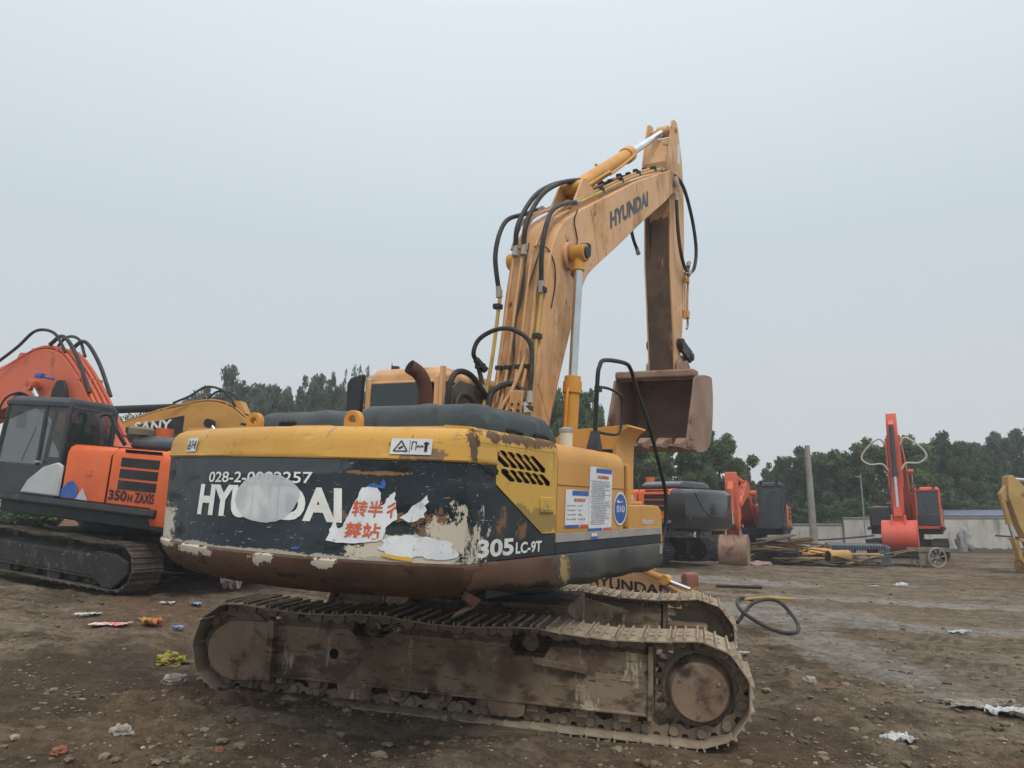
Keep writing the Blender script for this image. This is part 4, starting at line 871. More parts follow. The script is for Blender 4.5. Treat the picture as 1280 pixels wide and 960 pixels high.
# ------------------------------------------------------------------ other excavators
def belt(yc, w=.6, L=2.0, r=.36, N=47, zc=.45, sag=.04):
    st, p = stadium(L, r, N, sag, zc); mb = MB()
    sh = MB(); a = p*.52
    sh.prism([(-a, 0), (-a, .03), (-a+.02, .042), (-a+.04, .016), (-.01, .014), (0, .038), (.01, .014), (a-.04, .014), (a-.02, .038), (a, .01), (a, -.004)], 'y', -w/2, w/2)
    sh.bb((-a, -.09, -.075), (a-.03, -.06, 0)); sh.bb((-a, .06, -.075), (a-.03, .09, 0))
    for x, z, t in st:
        T = shoe_matrix(x, yc, z, t); mb.add([T @ Vector(v) for v in sh.v], sh.f)
    return mb
def lower(root, tm, fm, detail=True, L=2.0):
    for s in (-1, 1):
        yc = 1.3*s
        belt(yc, L=L).build('track', tm, root, smooth=False)
        f = MB(); yo = yc+s*.22
        f.loft([[(x, yo, .24), (x, yo, .56), (x, yc+s*.06, .74), (x, yc-s*.2, .74), (x, yc-s*.2, .24)] for x in (-1.62, L-.35)])
        f.bb((-1.64, yo+s*.03, .21), (L-.3, yc, .235))
        fo = f.build('track_frame', fm, root, bevel=.01)
        MB().prism([(L-.36, .12), (L-.36, .68), (L, .64), (L+.2, .45), (L+.1, .2), (L-.1, .12)], 'y', yo-s*.02, yo+s*.03).build('idler_guard', fm, root, bevel=.015)
        MB().prism([(-1.45, .24), (-1.5, .66), (-1.9, .64), (-2.22, .55), (-2.24, .35), (-1.95, .02+.08), (-1.75, .1)], 'y', yo-s*.02, yo+s*.06).build('sprocket_guard', fm, root, bevel=.015) if detail == 2 else None
        sp = MB(); ring = []
        for i in range(20):
            for g_, r_ in ((0, .30), (.35, .36), (.65, .36)): t = 2*math.pi*(i+g_)/20; ring.append((-L+r_*math.cos(t), .45+r_*math.sin(t)))
        sp.prism(ring, 'y', yc-.03, yc+.03)
        so = sp.build('sprocket', fm, root)
        if detail != 2: MB().disc((-L, yc, .45), 'y', [(s*0, .28), (s*.12, .26), (s*.2, .2), (s*.22, .02)], 24).build('hub_cover', fm, so)
        MB().disc((L, yc, .45), 'y', [(-.1, .02), (-.1, .3), (.1, .3), (.1, .02)], 24).build('idler', fm, root)
        if detail:
            for x in np.linspace(-1.45, L-.5, 7):
                MB().disc((x, yc, .19), 'y', [(-.18, .03), (-.18, .08), (-.1, .11), (.1, .11), (.18, .08), (.18, .03)], 12).build('track_roller', fm, root)
            for x in (-.7, .7): MB().disc((x, yc, .74), 'y', [(-.12, .03), (-.12, .07), (.15, .07), (.15, .02)], 12).build('carrier_roller', fm, root)
            for x in (-.5, .75): MB().prism([(x-.17, .24), (x-.14, .08), (x+.14, .08), (x+.17, .24)], 'y', yo-s*.02, yo).build('chain_guard', fm, root)
    MB().bb((-.9, -1.15, .42), (.9, 1.15, .82)).build('centre_frame', fm, root, bevel=.03)
    MB().disc((0, 0, 0), 'z', [(.8, .65), (1.08, .65)], 32).build('slewing_ring', M['black'], root)
def seg(P0, P1, out, tf=1.0, L0=6.2):
    P0, P1 = Vector((*P0, 0)), Vector((*P1, 0)); d = P1-P0; k = d.length/L0; d.normalize(); n = Vector((-d.y, d.x, 0))
    return [((P0+d*u*k+n*w*k*tf).x, (P0+d*u*k+n*w*k*tf).y) for u, w in out]
BTOP = [(0, .2), (.6, .5), (1.3, .95), (2.0, 1.33), (2.5, 1.5), (3.0, 1.5), (3.5, 1.36), (4.4, 1.0), (5.4, .5), (6.2, .17), (6.36, 0)]
BBOT = [(6.2, -.17), (5.4, .08), (4.4, .42), (3.6, .66), (3.1, .74), (2.6, .68), (2.0, .45), (1.0, -.02), (.3, -.2), (-.1, -.1)]
def front(root, bm_, P0, P1, P2, P3, bang, o={}):
    """boom P0-P1, arm from its top P2 over the joint P1 to the bucket pin P3, bucket turned by bang"""
    par = lambda n, mb, m, p=None, **k: mb.build(n, m, p or root, **k)
    tf = o.get('tf', 1.0); cm = o.get('cyl', bm_); h = o.get('w', .25); yb = 0
    top = cat2(seg(P0, P1, BTOP, tf), 4); bot = cat2(seg(P0, P1, BBOT, tf), 4)
    boom = par('boom', MB().prism(top+bot, 'y', -h, h), bm_, bevel=.012)
    # pipes and hoses on top
    for y in (-.18, -.06, .08, .2):
        pts = [(top[i][0], y, top[i][1]+.06) for i in range(4, 36, 4)]
        par('oil_pipe', MB().tube(pts, o.get('pr', .022), 6, 3), o.get('pipe', bm_), boom)
    for i in (10, 16, 22, 28): par('pipe_clamp', MB().box((top[i][0], 0, top[i][1]+.05), (.07, .5, .06)), o.get('pipe', bm_), boom)
    for y in (-.22, .22):
        pts = [(top[i][0], y*(1+.25*k), top[i][1]+hh) for k, (i, hh) in enumerate(((14, .1), (17, .34), (21, .4), (24, .2), (26, .08)))] if o.get('hoses', True) else None
        if pts: par('hose', MB().tube(pts, .032, 8, 6), M['hose'], boom)
    if o.get('pr'):
        for y in (-.24, .24): par('hose', MB().tube([(top[i][0], y, top[i][1]+hh) for i, hh in ((8, .1), (11, .3), (15, .36), (18, .1))], .04, 8, 6), M['hose'], boom)
    mid = top[20]; dn = Vector((P1[0]-P0[0], 0, P1[1]-P0[1])).normalized()
    # boom cylinders
    cx = seg(P0, P1, [(2.75, 1.0)], tf)[0]
    for y in (-.42, .42):
        a, b = Vector((P0[0]+.55, y, P0[1]-.35)), Vector((cx[0], y, cx[1])); d = (b-a).normalized(); l = (b-a).length
        c = par('boom_cylinder', MB().cyl(a, a+d*min(1.6, l*.7), .1), cm); par('rod_eye', MB().cyl((b.x, y-.1, b.z), (b.x, y+.1, b.z), .12), cm, c); par('cylinder_rod', MB().cyl(a+d*min(1.6, l*.7), b, .055), M['chrome'], c)
    par('boom_pin', MB().cyl((cx[0], -.52, cx[1]), (cx[0], .52, cx[1]), .06), cm, boom)
    # arm
    A, B, C = [Vector((p[0], 0, p[1])) for p in (P2, P1, P3)]
    d = (C-A).normalized(); n = Vector((d.z, 0, -d.x)); n = n if (B-A).dot(n) < 0 else -n
    l = (C-A).length; lb = (B-A).dot(d)
    hb = abs((B-A).dot(n))+.12
    f = lambda u, w: ((A+d*u+n*w).x, (A+d*u+n*w).z)
    out = [f(-.1, -.08), f(-.1, .1), f(.5, .28), f(lb, .3), f(lb+.9, .28), f(l, .12), f(l+.12, 0), f(l, -.13), f(l*.75, -.24), f(lb+.5, -hb-.05), f(lb, -hb-.06), f(lb-.3, -hb)]
    arm = par('arm', MB().prism(out, 'y', -.2, .2), bm_, bevel=.012)
    # arm cylinder on top of the boom
    bu = o.get('bu', 2.3); t = seg(P0, P1, [(bu, (1.42 if bu < 3 else 1.25)+.18/tf)], tf)[0]; a = Vector((t[0], 0, t[1])); e = (A-a).normalized(); q = (A-a).length
    c = par('arm_cylinder', MB().cyl(a, a+e*q*o.get('ac', .6), .11).cyl(a+e*q*(o.get('ac', .6)-.02), a+e*q*(o.get('ac', .6)+.03), .13), cm); par('cylinder_rod', MB().cyl(a+e*q*o.get('ac', .6), A, .06), M['chrome'], c)
    par('cylinder_bracket', MB().prism([(t[0]-.3, t[1]-.25), (t[0]-.1, t[1]+.1), (t[0]+.12, t[1]+.1), (t[0]+.35, t[1]-.3)], 'y', -.17, .17), bm_, boom)
    # bucket cylinder and linkage in front of the arm
    a = A+d*(.5)+n*.45; b = A+d*(l-.55)+n*.5; e = (b-a).normalized(); q = (b-a).length; k = o.get('rod', .62)
    c = par('bucket_cylinder', MB().cyl(a, a+e*q*k, .095).cyl(a+e*q*(k-.03), a+e*q*(k+.03), .115), o.get('bcyl', cm)); par('cylinder_rod', MB().cyl(a+e*q*k, b, .055), M['chrome'], c)
    par('cylinder_mount', MB().prism([f(.2, .2), f(.45, .5), f(.6, .5), f(.95, .2)], 'y', -.1, .1), bm_, arm)
    # bucket
    R_ = Matrix.Rotation(bang, 4, 'Y')
    shl = cat2([(.0, .06), (.32, .12), (.62, .0), (.88, -.32), (.93, -.68), (.75, -1.02), (.42, -1.2), (0, -1.27), (-.38, -1.22)], 3)
    inn = [(x*.965+.0, z*.965-.01) for x, z in shl]; N = len(shl); bw = o.get('bw', .65); bmat = o.get('bucket', M['bucket'])
    V = [(x, y, z) for y in (-bw, bw) for lst in (shl, inn) for x, z in lst]; F = []
    for i in range(N-1): F += [(i, i+1, 2*N+i+1, 2*N+i), (N+i, 3*N+i, 3*N+i+1, N+i+1), (i, N+i, N+i+1, i+1), (2*N+i, 2*N+i+1, 3*N+i+1, 3*N+i)]
    F += [(0, 2*N, 3*N, N), (N-1, 2*N-1, 4*N-1, 3*N-1)]
    TR = Matrix.Translation(C) @ R_
    tr = lambda mb: MB().add([TR @ Vector(v) for v in mb.v], mb.f)
    bk = par('bucket', tr(MB().add(V, F)), bmat, ang=40)
    for y in (-bw, bw): par('bucket_side', tr(MB().prism([(-.12, -.3), (0, .06)]+shl[1:]+[(-.38, -1.2)], 'y', y-.025, y+.025)), bmat, bk, bevel=.01)
    for y in (-.24, .24): par('bucket_ear', tr(MB().prism([(-.14, -.05), (-.08, .14), (.1, .18), (.28, .16), (.42, .34), (.56, .3), (.72, -.1)], 'y', y-.03, y+.03)), bmat, bk, bevel=.01)
    par('bucket_lip', tr(MB().prism([(-.42, -1.2), (-.42, -1.25), (-.1, -1.29), (-.1, -1.22)], 'y', -bw-.03, bw+.03)), bmat, bk)
    for i in range(5): y = -bw+.08+i*(2*bw-.16)/4; par('bucket_tooth', tr(MB().loft([[(-.4, y-.06, -1.26), (-.4, y+.06, -1.26), (-.4, y+.06, -1.17), (-.4, y-.06, -1.17)], [(-.62, y-.03, -1.22), (-.62, y+.03, -1.22), (-.62, y+.03, -1.19), (-.62, y-.03, -1.19)]])), bmat, bk)
    ear = TR @ Vector((.5, 0, .26))
    for y in (-.3, .3):
        par('tipping_link', MB().loft([[(q_.x-.05, y-.025, q_.z-.05), (q_.x+.05, y-.025, q_.z+.05), (q_.x+.05, y+.025, q_.z+.05), (q_.x-.05, y+.025, q_.z-.05)] for q_ in (A+d*(l-.45), b)]), o.get('bcyl', cm))
    par('tipping_link', MB().loft([[(q_.x-.07, -.14, q_.z-.03), (q_.x+.07, -.14, q_.z+.03), (q_.x+.07, .14, q_.z+.03), (q_.x-.07, .14, q_.z-.03)] for q_ in (b, ear)]), bmat)
    return boom, arm, bk
def upper(root, bodym, tailm, cabm, hoodm, o={}):
    par = lambda n, mb, m, p=None, **k: mb.build(n, m, p or root, **k)
    par('deck', MB().bb((-2.7, -1.42, 1.06), (1.3, 1.42, 1.30)), M['black'], bevel=.02)
    for s in (-1, 1): par('side_step', MB().prism([(s*1.36, 1.28), (s*1.53, 1.25), (s*1.55, 1.30), (s*1.50, 1.39), (s*1.36, 1.41)], 'x', -2.55, 1.7), o.get('stepm', M['black']), bevel=.012)
    # rear mass with rounded plan
    def pl(ins, z, front=-2.4):
        pts = [(front, -(1.47-ins), z)]
        for i in range(25):
            t = -math.pi/2+math.pi*i/24; y = 1.47*math.sin(t); x = -3.36+.34*abs(y/1.47)**3+ins + (.0); pts.append((x, y*(1.47-ins)/1.47, z))
        pts.append((front, 1.47-ins, z)); return pts
    cwt = par('counterweight', MB().loft([pl(.2, 1.08), pl(.04, 1.14), pl(0, 1.25), pl(0, 2.15), pl(.03, 2.25), pl(.12, 2.33)]), tailm, ang=35)
    if o.get('swoosh'):
        mb = MB(); g_ = lambda u, z: (-3.36+.34*abs(u/1.47)**3-.012, u, z)
        path = [g_(u, z) for u, z in ((1.15, 2.2), (1.05, 2.0), (.85, 1.72), (.55, 1.55), (0, 1.5), (-.5, 1.55), (-.85, 1.75), (-1.05, 2.0), (-1.15, 2.2))]
        mb.tube(path, .014, 6, 6); par('counterweight_trim', mb, M['hood'], cwt)
    # engine bay covers, both sides
    for s in (1, -1):
        x1 = -.28 if s > 0 else .35
        ec = par('engine_cover', MB().prism([(s*1.0, 1.40), (s*1.46, 1.40), (s*1.47, 2.18), (s*1.43, 2.28), (s*1.33, 2.345), (s*1.0, 2.36)], 'x', -2.52, -1.37), bodym, bevel=.02)
        par('side_cover', MB().prism([(s*1.0, 1.40), (s*1.46, 1.40), (s*1.47, 2.18), (s*1.43, 2.28), (s*1.33, 2.345), (s*1.0, 2.36)], 'x', -1.35, x1), bodym, bevel=.02)
        for k in range(3):
            z = 1.66+.185*k; par('louvre', MB().bb((-2.46, s*1.465, z), (-1.60, s*1.476, z+.145)), o.get('louvm', M['void']), ec)
        mb = MB()
        for i in range(22): mb.box((-2.44+i*.038, s*1.44, 2.275), (.02, .02, .075), Matrix.Rotation(rad(-25)*s, 4, 'X'))
        par('vent_grille', mb, M['void'], ec)
        par('cover_latch', MB().bb((-.95, s*1.468, 1.82), (-.80, s*1.478, 1.93)), bodym, ec, bevel=.01)
    par('engine_hood', MB().prism([(-.95, 2.36), (-.9, 2.52), (-.6, 2.6), (.75, 2.6), (1.02, 2.5), (1.05, 2.36)], 'x', -2.6, -1.2), hoodm, bevel=.06, seg=3)
    par('inner_body', MB().bb((-2.45, -1.35, 1.3), (-.3, 1.35, 2.35)), M['black'])
    par('tool_box', MB().bb((.35, -1.45, 1.38), (1.45, -.6, 1.95)), bodym, bevel=.04)
    par('exhaust_stack', MB().tube([(-1.0, .15, 2.35), (-1.0, .15, 2.62)], .07, 12).tube([(-1.0, .15, 2.62), (-1.0, .15, 2.78)], .15, 16), o.get('stackm', bodym))
    for s in (-1, 1):
        par('work_light', MB().cyl((1.55, s*.3+.95, 3.14), (1.66, s*.3+.95, 3.14), .06, n=12).bb((1.54, s*.3+.92, 3.05), (1.6, s*.3+.98, 3.12)), M['black'])
    par('handrail', MB().tube([(.45, -1.4, 1.95), (.45, -1.4, 2.7), (.6, -1.4, 2.85), (1.2, -1.4, 2.6), (1.45, -1.4, 1.95)], .022, 6, 4), M['black'])
    par('handrail', MB().tube([(-2.3, -1.2, 2.34), (-2.3, -1.2, 2.65), (-.5, -1.2, 2.65), (-.5, -1.2, 2.34)], .018, 6, 1), M['black'])
    par('mirror', MB().tube([(1.45, 1.5, 2.7), (1.6, 1.72, 2.75)], .012, 6).box((1.6, 1.76, 2.7), (.05, .16, .3)), M['black'])
    par('door_handle', MB().box((.42, 1.49, 1.98), (.14, .03, .035)), M['strip'])
    par('wiper', MB().tube([(1.63, .96, 1.95), (1.6, .8, 2.6)], .01, 5), M['black'])
    par('panel_seam', MB().bb((-1.369, 1.466, 1.4), (-1.351, 1.472, 2.2)), M['void'])
    cab('cab', cabm, o.get('glass', M['glass']), None, lambda n, mb, m, p, **k: par(n, mb, m, p, **k), x0=-.12, x1=1.62, y0=.46, y1=1.47, z0=1.3, z1=3.12)
RED = mat('clean_red_paint', (.60, .075, .032), (.53, .06, .028), 1.5, .38, bump=.03, coat=.1, layers=[((.36, .12, .07), 2, .5, .75, (1, 1, .5), 3), ((.12, .05, .035), 9, .66, .7, None, 5)])
ORA = mat('fresh_orange_paint', (.64, .12, .03), (.55, .095, .026), 1.5, .4, bump=.03, coat=.1, layers=[((.42, .15, .07), 1.8, .52, .8, (1, 1, .5), 3), ((.16, .07, .04), 10, .67, .7, None, 5)])
ORB = mat('matt_orange_red_paint', (.56, .135, .075), (.5, .115, .06), 1.2, .6, bump=.06, layers=[((.62, .14, .035), 1.2, .56, .66, None, 4), ((.3, .09, .055), 2.5, .56, .7, (1, 1, .4), 6), ((.1, .05, .035), 9, .67, .7, None, 8)])
YEL = mat('sunfaded_yellow_paint', (.50, .27, .07), (.42, .21, .05), 1.5, .5, bump=.05, layers=[((.12, .07, .03), 12, .69, .73, None, 4)])
YEC = mat('dull_yellow_paint', (.42, .27, .09), (.33, .2, .065), 1.5, .55, bump=.08, layers=[((.12, .08, .05), 6, .62, .7, None, 4)])
GLO = mat('glossy_black_paint', (.012, .013, .015), (.018, .019, .021), 2, .22, bump=.02, coat=.4, layers=[((.05, .05, .05), 3, .62, .8, None, 3)])
DKG = mat('dark_grey_paint', (.035, .038, .042), (.05, .053, .058), 2, .45, bump=.03)
DTR = mat('dark_track_steel', (.05, .042, .035), (.11, .088, .066), 4, .7, layers=[((.2, .16, .115), 8, .58, .7, None, 4)], bump=.3)
BFR = mat('black_frame_paint', (.022, .022, .023), (.034, .032, .03), 2, .55, layers=[((.12, .095, .068), 3, .52, .72, (1, 1, .6), 4), ((.2, .16, .115), 10, .6, .7, None, 6)], bump=.15)
SIL = mat('silver_panel_paint', (.42, .43, .43), (.36, .37, .37), 2, .35, bump=.03)

# left: orange excavator seen from its left side
zx = empty('excavator', Matrix.Translation((-7.52, 14.64, .70)) @ rot3(rad(157), rad(5.5), 0), 'orange excavator with black cab at the left edge, boom folded down to the left', 'excavator')
lower(zx, DTR, BFR, 2)
upper(zx, ORA, ORA, DKG, DKG, {'louvm': M['black'], 'stackm': ORA})
front(zx, ORB, (-.15, 1.75), (6.1, 2.2), (6.7, 2.9), (5.9, .75), rad(40), {'tf': 1.5, 'pipe': ORB, 'bu': 3.6, 'pr': .034})
z_ = zx
MB().prism([(-.24, 1.42), (-.24, 1.95), (-.1, 2.0), (.25, 1.9), (.6, 1.65), (.75, 1.42)], 'y', 1.44, 1.50).build('silver_panel', SIL, zx, bevel=.03, seg=3)
fz = lambda x0, z0, w_, h_: (lambda u, v: (x0-u*w_, 1.474, z0+v*h_))
cov = [c for c in zx.children if c.name.startswith('engine_cover')][0]
letter('model_lettering', '350', fz(-1.42, 1.475, .42, .165), M['ink'], cov, bold=.03, sub=2)
letter('model_lettering', 'H', fz(-1.87, 1.475, .1, .12), M['ink'], cov, bold=.03, sub=2)
letter('model_lettering', 'ZAXIS', fz(-2.02, 1.475, .44, .16), M['ink'], cov, bold=.03, sub=2)
sc_ = [c for c in zx.children if c.name.startswith('side_cover')][0]
poly_on('blue_badge', [(0, 0), (0, .45), (.25, .9), (.5, 1), (.8, .6), (.78, .05)], fz(-.285, 1.415, .5, .3), M['blueink'], sc_, 2)
poly_on('grey_badge', [(0, 0), (.45, 1), (1, .0)], fz(-.66, 1.415, .3, .2), SIL, sc_, 2)
MB().tube([(-.6, 1.1, 2.35), (-.55, 1.1, 2.62), (-.4, 1.1, 2.85), (-.45, .9, 2.9), (-.6, .8, 2.6), (-.7, .7, 2.4)], .035, 8, 5).build('hose', M['hose'], zx)
MB().disc((-1.1, .75, 2.36), 'z', [(0, .09), (.24, .09), (.24, .21), (.34, .22), (.38, .18)], 20).build('air_intake', mat('dusty_intake', (.2, .17, .11), bump=.1), zx)
for y in (-.1, .5): MB().tube([(1.5, 1.1+y*.2, 3.15), (1.55, 1.3, 3.2), (1.66, 1.48, 3.0), (1.72, 1.5, 2.4), (1.7, 1.5, 1.6)], .018, 6, 5).build('cab_guard_rail', M['black'], zx)
MB().prism([(1.95, 3.18), (1.92, 3.4), (1.82, 3.6), (1.62, 3.6), (1.5, 3.4), (1.45, 3.18)], 'y', .34, .42).build('wrapped_hose_bundle', M['black'], zx, bevel=.04, seg=3)
MB().cyl((2.05, .3, 3.62), (2.2, .42, 3.64), .025).box((2.28, .46, 3.66), (.2, .1, .1)).build('work_lamp', M['blueink'], zx, bevel=.02)

# behind it: yellow excavator, only its boom shows
sy = empty('excavator', Matrix.Translation((-6.75, 20.6, .7)) @ rot3(rad(172), rad(3), 0), 'yellow excavator behind the orange one, mostly hidden, its lowered boom marked in black', 'excavator')
lower(sy, DTR, BFR, False); upper(sy, YEL, YEL, M['black'], M['black'])
b_, a_, k_ = front(sy, YEL, (-1.0, 1.9), (5.2, 3.0), (5.9, 3.8), (5.0, .8), rad(40), {'tf': 1.15, 'cyl': M['black'], 'ac': .9})
poly_on('black_name_panel', [(0, 0), (0, 1), (1, .75), (1, -.35)], lambda u, v: (2.4+u*1.7, .256, 3.30-.2*u+v*(.46-.1*u)), M['black'], b_, 2)
letter('name_lettering', 'SANY', lambda u, v: (3.85-u*1.1, .262, 3.22+u*.12+v*.30), M['white'], b_, bold=.03, sub=2)
MB().tube([(.6, .5, 2.4), (.65, .5, 3.2), (.7, .5, 3.3), (1.2, .5, 3.3), (1.25, .5, 3.2), (1.35, .5, 2.4)], .03, 6, 3).build('handrail', M['black'], sy)
MB().tube([(-.9, .5, 3.4), (.6, .5, 3.55)], .035, 6).tube([(-.9, .5, 3.15), (.6, .5, 3.25)], .035, 6).tube([(-.3, .5, 3.0), (-.3, .5, 3.5)], .035, 6).build('roof_rail', M['black'], sy)

# middle right: orange body, gloss black tail
P = place(785, 26.2)
dk = empty('excavator', Matrix.Translation(P) @ rot3(rad(138), rad(1), 0), 'excavator with orange side and glossy black rounded tail, just right of the foreground machine', 'excavator')
lower(dk, M['black'], BFR, 1); upper(dk, ORA, GLO, DKG, GLO, {'louvm': M['black'], 'swoosh': True, 'stepm': GLO})
front(dk, ORB, (.2, 1.75), (5.4, 1.2), (6.2, 1.6), (6.0, .9), rad(20), {'tf': .9})
# orange-red, bucket on the ground, facing us
P = place(940, 32.5)
ob = empty('excavator', Matrix.Translation(P) @ rot3(rad(247), 0, 0), 'matt orange-red excavator with dark cab, brown bucket resting by the scrap heap', 'excavator')
lower(ob, DTR, BFR, False); upper(ob, ORB, ORB, DKG, DKG)
front(ob, ORB, (.3, 1.6), (5.0, 2.2), (5.6, 3.2), (5.3, .95), rad(-8), {'tf': 1.05, 'bw': .46})
# red, arm upright, facing us
P = place(1137, 36)
rd = empty('excavator', Matrix.Translation(P) @ rot3(rad(240), 0, 0), 'bright red excavator facing the camera with upright arm and red bucket on the ground', 'excavator')
lower(rd, M['black'], M['black'], False)
upper(rd, RED, M['black'], RED, GLO, {'glass': M['glassdark']})
b_, a_, k_ = front(rd, RED, (.2, 1.7), (4.45, 5.1), (4.6, 6.0), (5.15, 1.55), rad(2), {'tf': .9, 'bucket': RED, 'bcyl': DKG, 'w': .27, 'bw': .62, 'rod': .6})
for s in (-1, 1):
    MB().tube([(5.25, s*.25, 4.7), (5.3, s*.5, 5.0), (5.3, s*1.0, 4.6), (5.3, s*1.2, 4.2), (5.3, s*.9, 3.95), (5.3, s*.45, 3.95), (5.3, s*.25, 3.7)], .04, 8, 6).build('white_wrapped_hose', mat('dirty_white_wrap', (.5, .45, .36), bump=.2) if s < 0 else bpy.data.materials['dirty_white_wrap'], rd)
    MB().tube([(5.3, s*.25, 5.0), (5.3, s*.25, 3.0)], .03, 6).build('arm_pipe', RED, rd)
MB().bb((1.48, -1.42, 1.38), (1.66, -.45, 2.3)).build('front_box', GLO, rd, bevel=.08, seg=3)
MB().prism([(1.52, 1.42), (1.635, 1.42), (1.635, 1.95), (1.52, 1.95)], 'y', .52, 1.4).build('cab_lower_panel', GLO, rd, bevel=.03)
# right edge: dull yellow, only the front end in view
P = place(1428, 27.5)
ct = empty('excavator', Matrix.Translation(P) @ rot3(rad(178), 0, 0), 'dull yellow excavator cut off by the right edge, its worn arm folded down', 'excavator')
lower(ct, DTR, BFR, False); upper(ct, YEC, YEC, M['black'], M['black'])
b_, a_, k_ = front(ct, YEC, (-1.3, 1.5), (3.95, 2.75), (4.3, 3.35), (3.75, .75), rad(60), {'tf': .7, 'w': .2, 'bucket': YEC})
poly_on('dark_name_panel', [(0, 0), (.25, 1), (1, 1.3), (1, .2)], lambda u, v: (3.5-u*1.5, .256, 2.78+u*.25+v*.32), M['black'], b_, 2)
letter('name_lettering', 'H', lambda u, v: (3.15-u*.3, .262, 2.92+v*.26), M['white'], b_, bold=.03, sub=1)

# ------------------------------------------------------------------ boom lying beyond the far track, with its hoses
bo = empty('detached_boom', Matrix.Translation((1.45, 15.6, ground_z(2, 15)-.05)) @ rot3(rad(-42), 0, 0) @ Matrix.Scale(.78, 4), 'yellow excavator boom lying on the ground behind the far track, black lettering on its flank', 'boom')
tp = cat2([(-1.2, .75), (.0, .86), (1.2, .86), (2.0, .72), (3.0, .38), (3.6, .2)], 4); bt = [(3.6, .05), (-1.2, .05)]
bb_ = MB().prism(tp+bt, 'y', -.25, .25).build('boom_beam', M['boom'], bo, bevel=.01)
letter('boom_lettering', 'HYUNDAI', lambda u, v: (.3+u*2.1, -.255, .42-u*.1+v*.3*(1-.25*u)), M['ink'], bb_, bold=.03, sub=2)
for k, y in enumerate((-.2, -.08, .06)):
    MB().tube([(x, y, z+.07) for x, z in tp[::3]], .025, 6, 2).build('oil_pipe', M['pipe'], bo)
c_ = MB().cyl((1.6, -.2, .95), (2.6, -.3, .66), .08).cyl((2.55, -.4, .68), (2.55, -.2, .68), .12).build('cylinder', M['cyl'], bo, bevel=.01)
MB().cyl((2.6, -.3, .66), (3.2, -.35, .5), .045).build('cylinder_rod', M['chrome'], c_)
MB().tube([(2.4, -.3, .55), (3.0, -.45, .3), (3.4, -.6, .12)], .03, 6, 4).build('hose', M['hose'], bo)
def ghose(name, pts, r, label, m=None, h=.02):
    o = MB().tube([(x, y, ground_z(x, y)+h+(k[0] if k else 0)) for x, y, *k in pts], r, 8, 8).build(name, m or M['hose'], None)
    return tag(o, label, 'hose')
ghose('hose', [(3.5, 12.3, .1), (3.9, 12.7, .35), (4.35, 12.9, .4), (4.5, 12.5, .1), (4.3, 12.1), (3.9, 12.0, .05), (3.6, 12.4, .25), (3.8, 13.2, .4), (4.2, 13.6, .3)], .03, 'black hydraulic hose looped on the mud beside the detached boom')
ghose('pipe', [(3.8, 13.4, .35), (4.2, 13.3, .4), (4.7, 13.1, .42)], .025, 'thin yellow pipe held up by the looped black hose', M['pipe'])['category'] = 'pipe'
ghose('hose', [(2.55, 5.35), (2.8, 5.55), (3.2, 5.62), (3.6, 5.55), (3.95, 5.35), (4.3, 5.0)], .022, 'dark hose lying curved on the mud at the bottom right corner', h=.03)

# ------------------------------------------------------------------ wall, pole
def panel_wall(x0, y0, x1, y1, h, label, wm):
    a, b = Vector((x0, y0, 0)), Vector((x1, y1, 0)); L = (b-a).length; ang = math.atan2(y1-y0, x1-x0)
    r = empty('wall', Matrix.Translation((x0, y0, .12)) @ Matrix.Rotation(ang, 4, 'Z'), label, 'wall')
    n = max(2, int(L/3.2)); mb = MB(); g = random.Random(int(L*10))
    MB().bb((0, -.1, -.3), (L, .1, h)).build('wall_face', wm, r)
    MB().bb((-.02, -.14, h), (L+.02, .14, h+.1)).build('coping', mat('grey_coping', (.22, .21, .19), bump=.2) if 'grey_coping' not in bpy.data.materials else bpy.data.materials['grey_coping'], r, bevel=.02)
    return r
wm_ = mat('stained_whitewash', (.46, .44, .40), (.38, .36, .32), 1.2, .85, layers=[((.2, .19, .165), 1.6, .5, .68, (1, 1, .25), 2), ((.12, .11, .09), 5, .6, .72, (1.5, 1, .25), 3), ((.3, .2, .12), 2, .68, .75, (1, 1, .4), 5)],
          regions=[((.12, .10, .08), (14, 0, 0), (30, 2, .35), .5, 2, 9)], bump=.3, bscale=12)
panel_wall(10.5, 43.5, 18.0, 42.2, 1.5, 'lower stretch of stained white concrete wall, left of the bright red excavator', wm_)
panel_wall(18.0, 42.0, 36.0, 40.0, 1.85, 'taller stained white concrete wall running behind the bright red excavator', wm_)
panel_wall(-36, 52, 10.4, 44.5, 1.5, 'distant grey wall behind the foreground machines, nearly hidden', wm_)
tag(MB().prism([(0, 0), (3.4, .9), (0, 1.2)], 'x', 0, 12).build('dummy', None), 'x', 'x') if False else None
rf = MB().loft([[(23, 41.9, 2.1), (36, 40.4, 2.1), (36, 43.4, 2.45), (23, 44.9, 2.45)], [(23, 41.9, 2.16), (36, 40.4, 2.16), (36, 43.4, 2.51), (23, 44.9, 2.51)]]).build('shed_roof', mat('blue_grey_sheet', (.12, .14, .2), bump=.1), None)
tag(rf, 'low blue-grey sheet roof just showing over the taller white wall', 'roof')
p = place(1018, 40)
po = empty('utility_pole', Matrix.Translation(p), 'tall grey concrete utility pole in front of the white wall', 'pole')
cm_ = mat('weathered_concrete', (.27, .26, .235), (.2, .19, .17), 2, .85, layers=[((.1, .09, .08), 4, .62, .7, (1, 1, .3), 2)], bump=.2)
MB().cyl((0, 0, 0), (0, 0, 5.55), .2, .13, 16).build('pole_shaft', cm_, po)
MB().cyl((0, 0, 5.0), (0, 0, 5.06), .16, .16, 12).build('pole_band', M['strip'], po)
MB().bb((-.12, -.03, 5.5), (.12, .03, 5.62)).build('pole_cap', cm_, po)
p = place(1083, 41)
